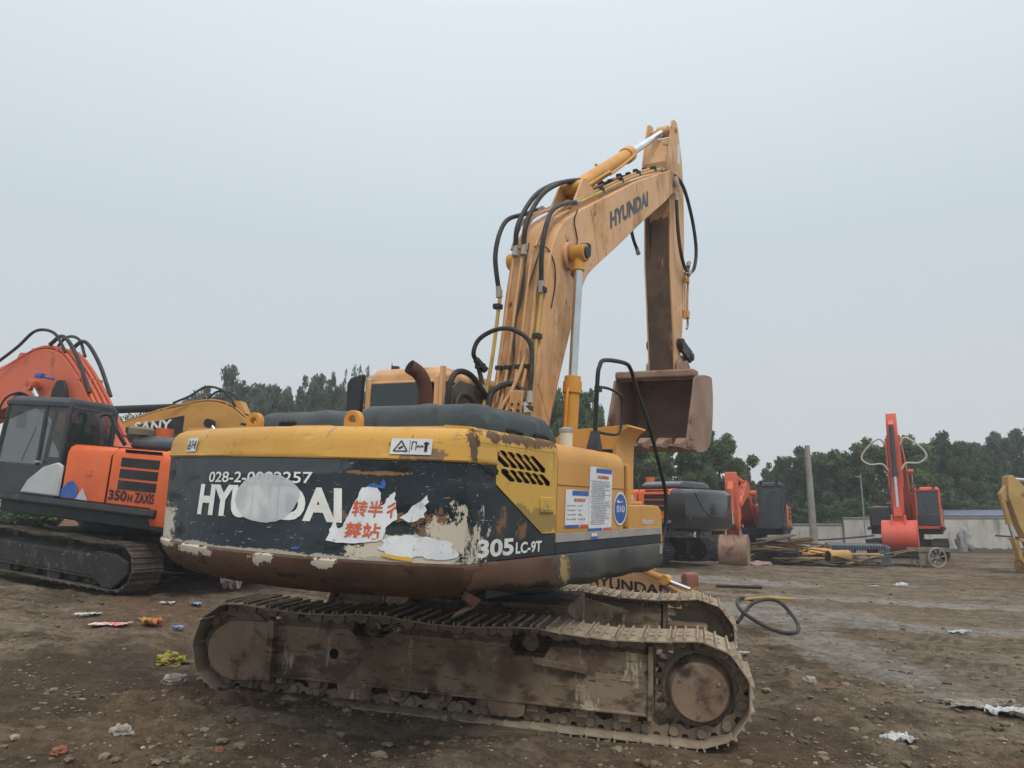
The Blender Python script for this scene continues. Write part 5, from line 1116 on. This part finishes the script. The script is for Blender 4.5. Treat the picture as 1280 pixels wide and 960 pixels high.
lp = tag(MB().tube([(p.x, p.y, p.z), (p.x, p.y, 4.0), (p.x-.05, p.y, 4.15), (p.x-.3, p.y, 4.2)], .035, 6, 3).build('bent_pipe', cm_, None), 'thin grey pipe with bent top standing by the wall behind the red excavator', 'pipe')
for a, b, l in (((11.5, 41.8), (19.0, 41.0), 'black cable sagging along the lower white wall'), ((24.6, 39.8), (34, 38.7), 'black cable hung along the wall behind the yellow arm')):
    tag(MB().tube([(a[0]+(b[0]-a[0])*t, a[1]+(b[1]-a[1])*t-.3, ground_z(a[0], a[1])+.95-.25*math.sin(math.pi*t)) for t in np.linspace(0, 1, 12)], .045, 6).build('cable', M['hose'], None), l, 'cable')
p = place(1206, 38)
def crumple(name, c, size, m, label, cat, seed=1, n=3, amp=.5, group=None):
    bm = bmesh.new(); bmesh.ops.create_icosphere(bm, subdivisions=n, radius=1)
    for v in bm.verts:
        q = v.co.copy(); k = 1+amp*noise.noise(q*2.1+Vector((seed, 0, 0)))+amp*.9*(.5-abs(noise.noise(q*5+Vector((0, seed, 0))))*2)*.6; v.co = Vector((q.x*size[0]*k, q.y*size[1]*k, max(q.z, -.35)*size[2]*k))
    mb = MB(); bm.verts.index_update(); mb.add([v.co[:] for v in bm.verts], [[v.index for v in f.verts] for f in bm.faces]); bm.free()
    o = mb.build(name, m, None, ang=50); o.location = (c[0], c[1], c[2] if len(c) > 2 else ground_z(c[0], c[1])+size[2]*.2)
    return tag(o, label, cat, group)
GW = mat('dull_white_plastic', (.5, .5, .5), (.38, .38, .37), 8, .6, bump=.3)
crumple('tarpaulin', (p.x, p.y, p.z+.55), (.35, .25, .75), mat('grey_tarpaulin', (.2, .2, .2), (.28, .28, .29), 4, .6, bump=.4), 'grey tarpaulin heaped against the white wall right of the red excavator', 'tarpaulin', 4)

# ------------------------------------------------------------------ handcart, grating, scrap heap
p = place(1163, 30.3)
hc = empty('handcart', Matrix.Translation(p) @ Matrix.Rotation(rad(8), 4, 'Z'), 'old wooden two-wheeled handcart with spoked wheel standing before the red bucket', 'handcart')
WD = mat('weathered_wood', (.2, .17, .125), (.13, .11, .08), 4, .85, layers=[((.07, .055, .04), 8, .6, .7, (1, 6, 6), 2)], bump=.4)
MB().bb((-.75, -.3, .6), (.55, .3, .66)).bb((-.75, -.32, .6), (.62, -.29, .76)).bb((-.75, .29, .6), (.62, .32, .76)).build('cart_bed', WD, hc, bevel=.005)
MB().prism([(-.7, .6), (-.62, .12), (-.1, .12), (-.02, .6)], 'y', -.27, -.24).build('cart_side_board', WD, hc, bevel=.005)
MB().tube([(-.7, -.25, .66), (-1.2, -.25, .6), (-1.7, -.25, .52)], .025, 6).build('cart_handle', WD, hc); MB().tube([(-.7, .25, .66), (-1.7, .25, .52)], .025, 6).build('cart_handle', WD, hc)
MB().tube([(-.6, -.26, .6), (-.64, -.26, 0)], .025, 6).build('cart_leg', WD, hc); MB().tube([(-.6, .26, .6), (-.64, .26, 0)], .025, 6).build('cart_leg', WD, hc)
for y in (-.38, .38):
    mb = MB(); R_ = .36; rr = [(R_*math.cos(2*math.pi*k/28), y, .38+R_*math.sin(2*math.pi*k/28)) for k in range(29)]; mb.tube(rr, .028, 6)
    wl = mb.build('cart_wheel', M['strip'], hc)
    sp_m = MB()
    for k in range(8): t = math.pi*k/4+.2; sp_m.cyl((0, y, .38), (R_*math.cos(t), y, .38+R_*math.sin(t)), .016, n=6)
    sp_m.cyl((0, y-.05, .38), (0, y+.05, .38), .05, n=10); sp_m.build('wheel_spokes', M['strip'], wl)
p = place(1078, 31)
gr_ = empty('grating_bench', Matrix.Translation(p) @ Matrix.Rotation(rad(-12), 4, 'Z'), 'dark blue-grey slotted plastic platform on block legs beside the red bucket', 'platform')
BG = mat('blue_grey_plastic', (.06, .075, .095), (.085, .1, .12), 3, .5, bump=.1)
MB().loft([[(-1.3, -.4, .62), (1.0, -.4, .62), (1.0, .5, .62), (-1.3, .5, .62)], [(-1.3, -.35, .8), (.95, -.35, .74), (.95, .45, .82), (-1.3, .45, .88)]]).build('platform_top', BG, gr_, bevel=.03)
mb = MB()
for i in range(20): mb.box((-1.15+i*.1, -.385, .70), (.04, .02, .12))
mb.build('platform_slots', M['void'], gr_)
MB().bb((.5, -.38, 0), (.95, .0, .62)).build('block_leg', BG, gr_, bevel=.02); MB().bb((-.3, -.35, 0), (.1, .1, .6)).build('block_leg', M['strip'], gr_, bevel=.02); MB().bb((-1.25, -.3, 0), (-.9, .2, .6)).build('block_leg', BG, gr_, bevel=.02)
g = random.Random(5)
PW = [mat('grey_scrap_plank', (.16, .14, .11), (.1, .085, .065), 5, .85, bump=.3), mat('brown_scrap_plank', (.16, .1, .055), (.11, .07, .04), 5, .85, bump=.3), mat('dark_scrap_board', (.05, .05, .05), (.08, .075, .07), 5, .8, bump=.3), mat('ochre_scrap_plank', (.3, .2, .09), (.22, .14, .06), 5, .8, bump=.3)]
kinds = ['grey', 'brown', 'black', 'ochre']; where = ['near the foot', 'half way up', 'on top']
for i in range(64):
    px = g.uniform(948, 1088) if i % 3 else g.uniform(950, 1010); c = place(px, 29+g.uniform(-.9, 1.6)); hgt = .05+ 1.0*max(0, 1-((px-985)/60)**2)*g.random() if px < 1035 else .05+.45*g.random()
    L_, w_, t_ = g.uniform(.9, 2.4), g.uniform(.12, .5 if i % 4 == 0 else .22), g.uniform(.03, .07); k = i % 4
    o = MB().box((0, 0, 0), (L_, w_, t_)).build('scrap_plank', PW[k], None, bevel=.006)
    o.location = (c.x, c.y, c.z+hgt+.04); o.rotation_euler = (g.uniform(-.25, .25), g.uniform(-.2, .2), g.uniform(-.5, .5))
    tag(o, kinds[k]+' board tangled in the low scrap heap between the orange and red excavators', 'plank', kinds[k]+' boards in the scrap heap')
c = place(1048, 28.6); dr = empty('drum', Matrix.Translation(c+Vector((0, 0, .42))) @ Matrix.Rotation(rad(12), 4, 'Z'), 'small dull yellow drum lying on its side on the scrap heap', 'drum')
MB().disc((0, 0, 0), 'x', [(-.42, .02), (-.42, .21), (-.4, .22), (-.15, .22), (-.13, .23), (-.11, .22), (.15, .22), (.17, .23), (.19, .22), (.4, .22), (.42, .21), (.42, .02)], 24).build('drum_body', YEC, dr)
MB().disc((-.425, 0, 0), 'x', [(0, .19), (-.004, .19), (-.004, .01)], 20).build('drum_end', M['black'], dr)
for (px, D, dz, sz, m, lb, cat) in ((1022, 29.3, .5, (.65, .4, .16), YEL, 'crushed yellow sheet metal on top of the scrap heap', 'sheet metal'), (1036, 29.6, .35, (.6, .35, .14), mat('orange_sheet', (.5, .2, .04), bump=.2), 'crushed orange sheet metal beside the yellow drum', 'sheet metal'),
    (992, 28.6, .15, (.16, .12, .09), mat('pale_blue_rag', (.16, .26, .4), bump=.2), 'small pale blue rag among the scrap boards', 'rag'), (945, 27.6, .02, (.5, .3, .12), mat('pinkish_bag', (.34, .22, .21), (.2, .15, .15), 8, .7, bump=.4), 'pinkish sacking heaped under the brown bucket', 'sacking'),
    (917, 27.6, .05, (.3, .2, .14), mat('red_rag', (.4, .08, .05), (.25, .06, .04), 8, .7, bump=.4), 'red rag left of the pinkish sacking', 'rag'), (972, 29, .35, (.9, .5, .2), M['black'], 'black rubber sheet folded over the scrap heap', 'rubber sheet'), (1003, 29.8, .3, (.35, .3, .3), M['black'], 'dark round scrap lump in the middle of the heap', 'scrap')):
    c = place(px, D); crumple('scrap' if cat == 'scrap' else cat.replace(' ', '_'), (c.x, c.y, c.z+dz), sz, m, lb, cat, px % 17)
c = place(862, 18.5)
bs = empty('brick_block', Matrix.Translation(c) @ Matrix.Rotation(rad(20), 4, 'Z'), 'small red brick pier on the mud beyond the fallen boom', 'bricks')
MB().bb((-.16, -.13, 0), (.16, .13, .26)).build('brick_body', mat('brick_red', (.22, .09, .06), (.16, .07, .05), 6, .85, bump=.4), bs, bevel=.01); MB().bb((-.15, -.12, .263), (.15, .12, .33)).build('brick_top', mat('brick_pink', (.36, .16, .11), bump=.3), bs, bevel=.01)
tag(MB().tube([(c.x+.5, c.y-.4, c.z+.06), (c.x+1.5, c.y-.6, c.z+.04)], .04, 6).build('steel_bar', M['ink'], None), 'dark steel bar lying on the mud right of the brick pier', 'bar')

# ------------------------------------------------------------------ litter on the mud
def at(px, py):
    """point of the ground seen at picture position px, py"""
    d = Vector(((px-640)/951.6, .98307-(480-py)/951.6*.18326, .18326+(480-py)/951.6*.98307)); t = 4.0
    while t < 80 and 1.6+d.z*t > ground_z(d.x*t, d.y*t): t += .02
    return d.x*t, d.y*t
REDW = mat('red_and_white_wrapper', (.6, .58, .56), (.6, .05, .05), 14, .45, bump=.2)
ORW = mat('orange_and_yellow_wrapper', (.5, .31, .06), (.42, .11, .05), 12, .45, bump=.2)
YBAG = mat('yellow_woven_sack', (.33, .265, .05), (.22, .18, .04), 3, .6, layers=[((.08, .09, .02), 3.5, .54, .6, (1, 1, 3), 2)], bump=.5, bscale=90)
BLUW = mat('blue_wrapper', (.1, .2, .42), (.3, .38, .5), 12, .5, bump=.2)
BRK = mat('brick_rubble', (.26, .1, .06), (.2, .09, .06), 6, .85, bump=.4); STN = mat('pale_stone', (.33, .3, .26), (.24, .21, .18), 5, .85, bump=.4)
def litter(px, py, s, m, label, cat, seed=1, amp=.5, name=None):
    x, y = at(px, py)
    if cat in ('wrapper', 'plastic scrap', 'plastic bag', 'sheeting', 'bag'):
        N = 18; V = []; g = random.Random(seed); a = g.uniform(0, 3); ca, sa = math.cos(a), math.sin(a)
        for i in range(N):
            for j in range(N):
                u, v = i/(N-1)*2-1, j/(N-1)*2-1; p = Vector((u*1.3, v*1.3, seed*2.7))
                k = 1+.45*noise.noise(Vector((math.atan2(v, u)*1.2, seed, 0)))
                fx = u*s[0]*1.25*k+s[0]*.35*noise.noise(p*2.2); fy = v*s[1]*1.25*k+s[1]*.35*noise.noise(p*2.2+Vector((9, 0, 0)))
                z = s[2]*(1.1*(.5-abs(noise.noise(p*1.6)))*2+.7*noise.noise(p*4)+.5*max(abs(u), abs(v))*noise.noise(p*3+Vector((0, 5, 0))))
                V.append((fx*ca-fy*sa if s[0] < .1 else fx, fx*sa+fy*ca if s[0] < .1 else fy, max(z, -.3*s[2])))
        F = [(i*N+j, i*N+j+1, (i+1)*N+j+1, (i+1)*N+j) for i in range(N-1) for j in range(N-1)]
        o = MB().add(V, F).build(name or cat.replace(' ', '_'), m, None, ang=28); o.location = (x, y, ground_z(x, y)+s[2]*.3+.012)
        sm = o.modifiers.new('thickness', 'SOLIDIFY'); sm.thickness = .002
        return tag(o, label, cat)
    crumple(name or cat.replace(' ', '_'), (x, y), s, m, label, cat, seed, 4, amp)
litter(137, 784, (.17, .09, .02), REDW, 'flat red and white wrapper on the mud at left', 'wrapper', 3, .7)
litter(188, 782, (.09, .09, .05), ORW, 'crumpled orange and yellow wrapper on the mud left of the idler', 'wrapper', 4, .8)
litter(222, 788, (.05, .05, .025), BLUW, 'tiny blue wrapper next to the raised left track end', 'wrapper', 5, .8)
litter(245, 757, (.08, .05, .025), BLUW, 'pale blue scrap of plastic behind the left track end', 'plastic scrap', 6, .9)
litter(110, 770, (.13, .05, .02), GW, 'small dull white plastic strip on the left mud', 'plastic scrap', 7, .9)
litter(208, 757, (.07, .05, .03), GW, 'white plastic crumb under the rear overhang', 'plastic scrap', 8, .9)
litter(213, 831, (.14, .13, .09), YBAG, 'crumpled yellow woven sack beside the left end of the track', 'sack', 9, .6)
litter(219, 853, (.11, .08, .06), STN, 'pale angular stone just below the yellow sack', 'stone', 10, .45)
litter(150, 919, (.08, .06, .05), STN, 'pale stone half sunk in mud at lower left', 'stone', 12, .4)
litter(74, 942, (.05, .045, .035), BRK, 'small red brick fragment at the lower left', 'brick fragment', 13, .4)
litter(273, 941, (.03, .03, .025), BRK, 'tiny red brick fragment under the track, lower left', 'brick fragment', 14, .4)
litter(1127, 732, (.17, .07, .07), mat('clear_white_bottle', (.6, .6, .66), bump=.1), 'crushed white plastic bottle on the distant mud track', 'bottle', 15, .4)
litter(1092, 734, (.1, .05, .02), GW, 'flat white plastic scrap left of the crushed bottle', 'plastic scrap', 16, .9)
litter(1122, 928, (.10, .07, .03), GW, 'crumpled grey-white plastic bag near the bottom right', 'plastic bag', 17, .9)
litter(1222, 884, (.28, .12, .035), mat('muddy_sheeting', (.25, .22, .18), (.15, .125, .1), 6, .7, bump=.4), 'muddy brown plastic sheeting crumpled at the right', 'sheeting', 18, .9)
litter(1258, 895, (.16, .08, .04), GW, 'whitish torn plastic right of the muddy sheeting', 'plastic scrap', 19, .9)
litter(1200, 793, (.14, .05, .03), GW, 'whitish flattened scrap in the middle of the right mud', 'plastic scrap', 20, .9)
litter(1012, 853, (.07, .05, .05), STN, 'pale round stone on the mud right of the sprocket', 'stone', 21, .3)
litter(930, 819, (.06, .03, .02), GW, 'tiny white scrap beside the sprocket end of the track', 'plastic scrap', 22, .9)
litter(1040, 861, (.09, .015, .012), BRK, 'thin reddish strip lying on the right mud', 'strip', 23, .5)
litter(290, 738, (.13, .1, .13), mat('white_and_red_bag', (.6, .58, .6), (.45, .3, .3), 5, .5, bump=.3), 'white and red plastic bag seen over the near track', 'plastic bag', 24, .9)

# ------------------------------------------------------------------ trees, bushes
def leaves(name, H, rx, n, leaf, cols, seed, col_h=.25, lobes=13, spread=1.0):
    g = np.random.default_rng(seed)
    # clump centres inside an uneven crown
    cl = []
    for i in range(lobes*7):
        a = g.random()*2*math.pi; zf = g.random()**.8; rmax = rx*(1-(2*zf-.75)**2*.35)*(.75+.35*math.sin(a*2+seed)+.2*g.random())
        r = rmax*g.random()**.45; cl.append((r*math.cos(a), r*math.sin(a), H*(col_h+(1-col_h)*zf*(.76+.2*g.random()**2)), (.2+.35*g.random())*rx*.44*spread))
    cl = np.array(cl); k = g.choice(len(cl), n, p=cl[:, 3]**2/(cl[:, 3]**2).sum())
    d = g.normal(size=(n, 3)); d /= np.linalg.norm(d, axis=1)[:, None]; rr = g.random(n)**.5
    c = cl[k, :3]+d*(rr*cl[k, 3])[:, None]*np.array([1, 1, .8])
    u = g.normal(size=(n, 3)); u /= np.linalg.norm(u, axis=1)[:, None]; w = np.cross(u, g.normal(size=(n, 3))); w /= np.linalg.norm(w, axis=1)[:, None]
    s = leaf*(.6+.8*g.random(n))[:, None]
    V = np.stack([c-u*s, c+w*s*.45, c+u*s, c-w*s*.45], 1).reshape(-1, 3); F = np.arange(4*n).reshape(-1, 4)
    me = bpy.data.meshes.new(name); me.from_pydata(V.tolist(), [], F.tolist()); me.update(); return me, cl
def leafmat(name, a, b, c):
    t = NT(name); gi = t.n.new('ShaderNodeNewGeometry'); cr_ = t.n.new('ShaderNodeValToRGB'); t.l.new(gi.outputs['Random Per Island'], cr_.inputs[0])
    cr_.color_ramp.elements[0].color = (*a, 1); cr_.color_ramp.elements[1].color = (*b, 1); e = cr_.color_ramp.elements.new(.85); e.color = (*c, 1)
    k = t.step(t.noise(.9, 3, .5), .4, .62); col = t.mix(k, cr_.outputs[0], tuple(q*.8 for q in a))
    m = t.out(col, .75); t.b.inputs['Specular IOR Level'].default_value = .2
    tr = t.n.new('ShaderNodeBsdfTranslucent'); t.l.new(col, tr.inputs[0]); ms = t.n.new('ShaderNodeMixShader'); ms.inputs[0].default_value = .35
    o = t.n['Material Output']; t.l.new(t.b.outputs[0], ms.inputs[1]); t.l.new(tr.outputs[0], ms.inputs[2]); t.l.new(ms.outputs[0], o.inputs[0]); return m
LM = [leafmat('dark_green_leaves', (.06, .105, .045), (.09, .15, .062), (.13, .19, .085)), leafmat('mid_green_leaves', (.08, .13, .045), (.12, .18, .065), (.17, .23, .095)), leafmat('grey_green_leaves', (.08, .112, .075), (.115, .15, .1), (.15, .185, .125)), leafmat('bright_green_leaves', (.06, .12, .03), (.1, .17, .045), (.15, .22, .07))]
BARK = mat('grey_bark', (.11, .09, .07), (.07, .055, .042), 5, .9, bump=.5)
PROT = {}
def tree(x, y, H, rx, kind, seed, label, group=None, n=22000, leaf=.13, z=None, name='tree', cat='tree', col_h=.22, spread=1.0):
    z = ground_z(x, y) if z is None else z
    r = empty(name, Matrix.Translation((x, y, z-.05)) @ Matrix.Rotation(random.uniform(0, 6.28), 4, 'Z'), label, cat, group)
    key = (seed, col_h, n)
    if key not in PROT:
        me, cl = leaves('crown', 1.0*8, 3.0, n, leaf, None, seed, col_h, spread=spread); t = MB()
        g = random.Random(seed); t.tube([(0, 0, 0), (.1, .05, 2), (-.05, .1, 4.5), (0, 0, 6.6)], [.19, .15, .1, .03], 8)
        for i in range(16):
            c = cl[g.randrange(len(cl))]; h0 = max(1.0, min(5.8, c[2]*.62)); t.tube([(0, 0, h0), (c[0]*.45, c[1]*.45, h0+(c[2]-h0)*.35), (c[0], c[1], c[2])], [.07, .045, .015], 5)
        PROT[key] = (me, t)
    me, t = PROT[key]
    if isinstance(t, MB): tm = t.build('trunk', BARK, r); PROT[key] = (me, tm.data)
    else: tm = bpy.data.objects.new('trunk', t); COL.objects.link(tm); tm.parent = r
    mk = me.name+str(kind)
    m2 = me.copy() if (not me.materials or me.materials[0] is not LM[kind]) and me.materials else me
    if not m2.materials: m2.materials.append(LM[kind])
    else: m2.materials[0] = LM[kind]
    c = bpy.data.objects.new('crown', m2); COL.objects.link(c); c.parent = r
    for o in (tm, c): o.scale = (rx/3, rx/3, H/8)
    return r
def trow(spec, group):
    for px, D, top, wpx, kind, seed, label in spec:
        c = place(px, D); H = ((657-top)/951.6*D*1.0+1.6-c.z)*1.1; rx = wpx/951.6*D/2*1.5
        tree(c.x, D, H, rx, kind, seed, label, group)
# behind the left machines
trow([(285, 62, 474, 75, 2, 1, 'round grey-green tree above the yellow boom at left, widest of the far left trees'), (232, 64, 492, 60, 2, 2, 'dark tree half hidden behind the lowered yellow boom'), (322, 60, 482, 50, 2, 3, 'leafy tree directly right of the widest far left tree'),
      (352, 60, 488, 40, 2, 4, 'low rounded treetop above the left lifting eye'), (380, 58, 478, 36, 2, 2, 'leafy treetop in the dip above the grey engine hood'), (408, 58, 476, 32, 2, 5, 'narrow treetop left of the poplars above the hood'), (340, 66, 486, 60, 0, 3, 'dim treetop behind the far left row'), (400, 66, 484, 70, 0, 1, 'dim wide treetop behind the narrow poplars')], 'trees beyond the yard on the left')
for px, top, lb in ((428, 462, 'slender poplar, leftmost of those beside the black cab mirror'), (440, 458, 'tall slender poplar just left of the black cab mirror'), (454, 460, 'slender poplar behind the black cab mirror'), (470, 466, 'slender poplar tip over the cab corner'), (485, 460, 'slender poplar above the middle of the cab roof'), (497, 463, 'small poplar tip above the cab roof near the exhaust')):
    c = place(px, 56); tree(c.x, 56, (657-top)/951.6*56+2.6-c.z, .95, 2, 6, lb, 'slender poplars beyond the cab', n=5000, leaf=.16, name='poplar_tree', col_h=.1)
c = place(140, 24); tree(c.x, 24, (657-498)/951.6*24+1.6-c.z, 1.1, 1, 7, 'bright leafy treetop between the black cab and the yellow boom', n=5000, leaf=.12, name='tree')
c = place(165, 25); tree(c.x, 25, (657-499)/951.6*25+1.6-c.z, .9, 1, 8, 'small leafy treetop touching the yellow boom end', n=4000, leaf=.12, name='tree')
# behind the boom and bucket
trow([(722, 44, 477, 46, 1, 3, 'green tree seen just right of the raised boom foot'), (700, 46, 492, 50, 1, 2, 'green tree seen through the gap behind the boom cylinder'), (742, 43, 502, 34, 1, 4, 'small green tree between boom cylinder and handrail'),
      (815, 42, 548, 80, 1, 1, 'airy green tree under the hanging bucket'), (785, 44, 560, 60, 1, 5, 'green tree left of and below the bucket'), (905, 42, 546, 66, 1, 2, 'green tree right of the hanging bucket above the black tail'), (872, 42, 560, 56, 1, 4, 'bushy green tree above the glossy black tail'), (930, 46, 572, 36, 1, 3, 'low green tree left of the gap of sky')], 'trees beyond the yard behind the bucket')
trow([(975, 58, 583, 34, 0, 2, 'small distant tree at the right end of the sky gap'), (1003, 52, 568, 52, 0, 1, 'dark tree behind and left of the utility pole'), (1040, 50, 563, 58, 0, 3, 'dark tree just right of the utility pole'), (1068, 52, 572, 46, 0, 5, 'dark tree between the utility pole and the red arm'), (1100, 47, 552, 60, 1, 4, 'lighter green tree directly left of the red arm'), (1150, 47, 549, 62, 1, 2, 'lighter green tree directly right of the red arm'),
      (1200, 50, 550, 54, 0, 1, 'dark tree right of the red cab, first of the tall row'), (1228, 52, 556, 46, 0, 3, 'dark tree in the row above the yellow arm'), (1258, 54, 545, 50, 2, 4, 'tall grey-green tree near the right edge'), (1290, 54, 540, 56, 2, 5, 'tall grey-green tree cut by the right edge'), (1022, 60, 570, 60, 0, 4, 'dim dark tree behind the utility pole'), (1180, 60, 556, 80, 0, 5, 'dim wide tree behind the pair flanking the red arm'), (1245, 62, 560, 90, 0, 2, 'dim wide tree in the second row at right')], 'trees beyond the wall on the right')
i = 0
for px, top, w_, lb in ((985, 618, 40, 'dark shrubbery behind the orange-red excavator cab'), (1015, 622, 50, 'dark shrubbery at the foot of the utility pole'), (1045, 625, 40, 'dark shrubbery right of the utility pole'), (1085, 620, 50, 'dark shrubbery left of the red excavator body'), (1180, 615, 60, 'dark shrubbery right of the red cab'), (1215, 618, 50, 'dark shrubbery behind the taller wall'), (1255, 618, 60, 'dark shrubbery behind the yellow arm'), (890, 620, 60, 'dark shrubbery behind the glossy black tail'), (940, 622, 50, 'dark shrubbery behind the orange-red boom'), (830, 612, 70, 'dark shrubbery left of the black tail')):
    c = place(px, 45.5); tree(c.x, 45.5, (657-top)/951.6*45.5+1.6-c.z, w_/951.6*45.5/2*1.25, 0, 9, lb, 'shrubs behind the wall', n=9000, name='shrub', cat='shrub', col_h=.02); i += 1
c = place(1065, 44); tree(c.x, 43.6, (657-617)/951.6*44+1.6-c.z, 1.4, 3, 10, 'bright green young tree leaning over the lower wall', n=6000, leaf=.14, name='young_tree', col_h=.15)
for px, D, hpx, lb in ((20, 23, 30, 'bright green bush seen under the orange excavator, nearest the left edge'), (60, 23, 34, 'bright green bush seen under the orange excavator, right of the first'), (855, 29, 30, 'scrubby green bush behind the black tracks'), (925, 31.5, 22, 'low scrub bush behind the brown bucket')):
    c = place(px, D); tree(c.x, D, 1.5 if px < 100 else 1.1, 1.5 if px < 100 else .9, 3 if px < 100 else 2, 11, lb, None, n=3500, leaf=.22, name='bush', cat='bush', col_h=.02)
for k in range(12):
    x = -28+k*2.9; y = 40-.1*k; tree(x, y+random.uniform(-1, 1), random.uniform(1.8, 2.8), 2.1, 2, 12, 'low green thicket along the far side of the yard, behind the machines', 'thicket behind the machines', n=3500, leaf=.22, name='thicket', cat='thicket', col_h=.02)
# ------------------------------------------------------------------ the damp air
hz_ = bpy.data.materials.new('haze_air'); hz_.use_nodes = True; hn = hz_.node_tree; hn.nodes.remove(hn.nodes['Principled BSDF'])
pv = hn.nodes.new('ShaderNodeVolumePrincipled'); pv.inputs['Color'].default_value = (.92, .95, 1, 1); pv.inputs['Density'].default_value = .0016; pv.inputs['Anisotropy'].default_value = 0
hn.links.new(pv.outputs[0], hn.nodes['Material Output'].inputs['Volume'])
tag(MB().bb((-560, -14, -3), (560, 560, 16)).build('haze', hz_, None, smooth=False), kind='stuff')
# ------------------------------------------------------------------ world, light, camera
w = bpy.data.worlds.new('World'); sc.world = w; w.use_nodes = True; nt_ = w.node_tree; bg = nt_.nodes['Background']
sky = nt_.nodes.new('ShaderNodeTexSky'); sky.sky_type = 'NISHITA'; sky.sun_disc = False; sky.sun_elevation = rad(52); sky.sun_rotation = rad(150); sky.dust_density = 6; sky.air_density = 1.2
tc = nt_.nodes.new('ShaderNodeTexCoord'); sx = nt_.nodes.new('ShaderNodeSeparateXYZ'); nt_.links.new(tc.outputs['Generated'], sx.inputs[0])
cr = nt_.nodes.new('ShaderNodeValToRGB'); nt_.links.new(sx.outputs['Z'], cr.inputs[0])
E_ = cr.color_ramp.elements
SKY = [(0, (5.85, 6.15, 6.3)), (.1, (5.9, 6.3, 6.5)), (.35, (5.8, 6.55, 7.1)), (.6, (7.4, 8.2, 8.8)), (.75, (13.5, 13.8, 14)), (1, (15, 15, 15))]
while len(E_) < len(SKY): E_.new(.5)
for e, (p, c) in zip(E_, SKY): e.position = p; e.color = (*[q/15 for q in c], 1)
vm = nt_.nodes.new('ShaderNodeVectorMath'); vm.operation = 'SCALE'; vm.inputs['Scale'].default_value = 15; nt_.links.new(cr.outputs[0], vm.inputs[0])
nz = nt_.nodes.new('ShaderNodeTexNoise'); nz.inputs['Scale'].default_value = 1.6; nz.inputs['Detail'].default_value = 4; nt_.links.new(tc.outputs['Generated'], nz.inputs[0])
mr = nt_.nodes.new('ShaderNodeMapRange'); mr.inputs[3].default_value = .95; mr.inputs[4].default_value = 1.05; nt_.links.new(nz.outputs['Fac'], mr.inputs[0])
v2 = nt_.nodes.new('ShaderNodeVectorMath'); v2.operation = 'SCALE'; nt_.links.new(vm.outputs[0], v2.inputs[0]); nt_.links.new(mr.outputs[0], v2.inputs['Scale'])
mx = nt_.nodes.new('ShaderNodeMix'); mx.data_type = 'RGBA'; mx.inputs[0].default_value = .96
nt_.links.new(sky.outputs[0], mx.inputs[6]); nt_.links.new(v2.outputs[0], mx.inputs[7]); nt_.links.new(mx.outputs[2], bg.inputs[0]); bg.inputs[1].default_value = .1
ld = bpy.data.lights.new('sun', 'SUN'); ld.energy = 1.5; ld.angle = rad(14); ld.color = (1, .97, .93)
lo = bpy.data.objects.new('sun', ld); COL.objects.link(lo); lo.rotation_euler = (rad(38), 0, rad(20))
cd = bpy.data.cameras.new('camera'); co = bpy.data.objects.new('camera', cd); COL.objects.link(co); co.location = (0, 0, 1.6)
co.rotation_euler = (math.pi/2+.1843, 0, 0); cd.sensor_width = 36; cd.lens = 951.6/1280*36; cd.clip_end = 3000; cd.clip_start = .1
sc.camera = co
vs_ = sc.view_settings; vs_.view_transform = 'Standard'; vs_.look = 'None'; vs_.exposure = .06; vs_.gamma = 1
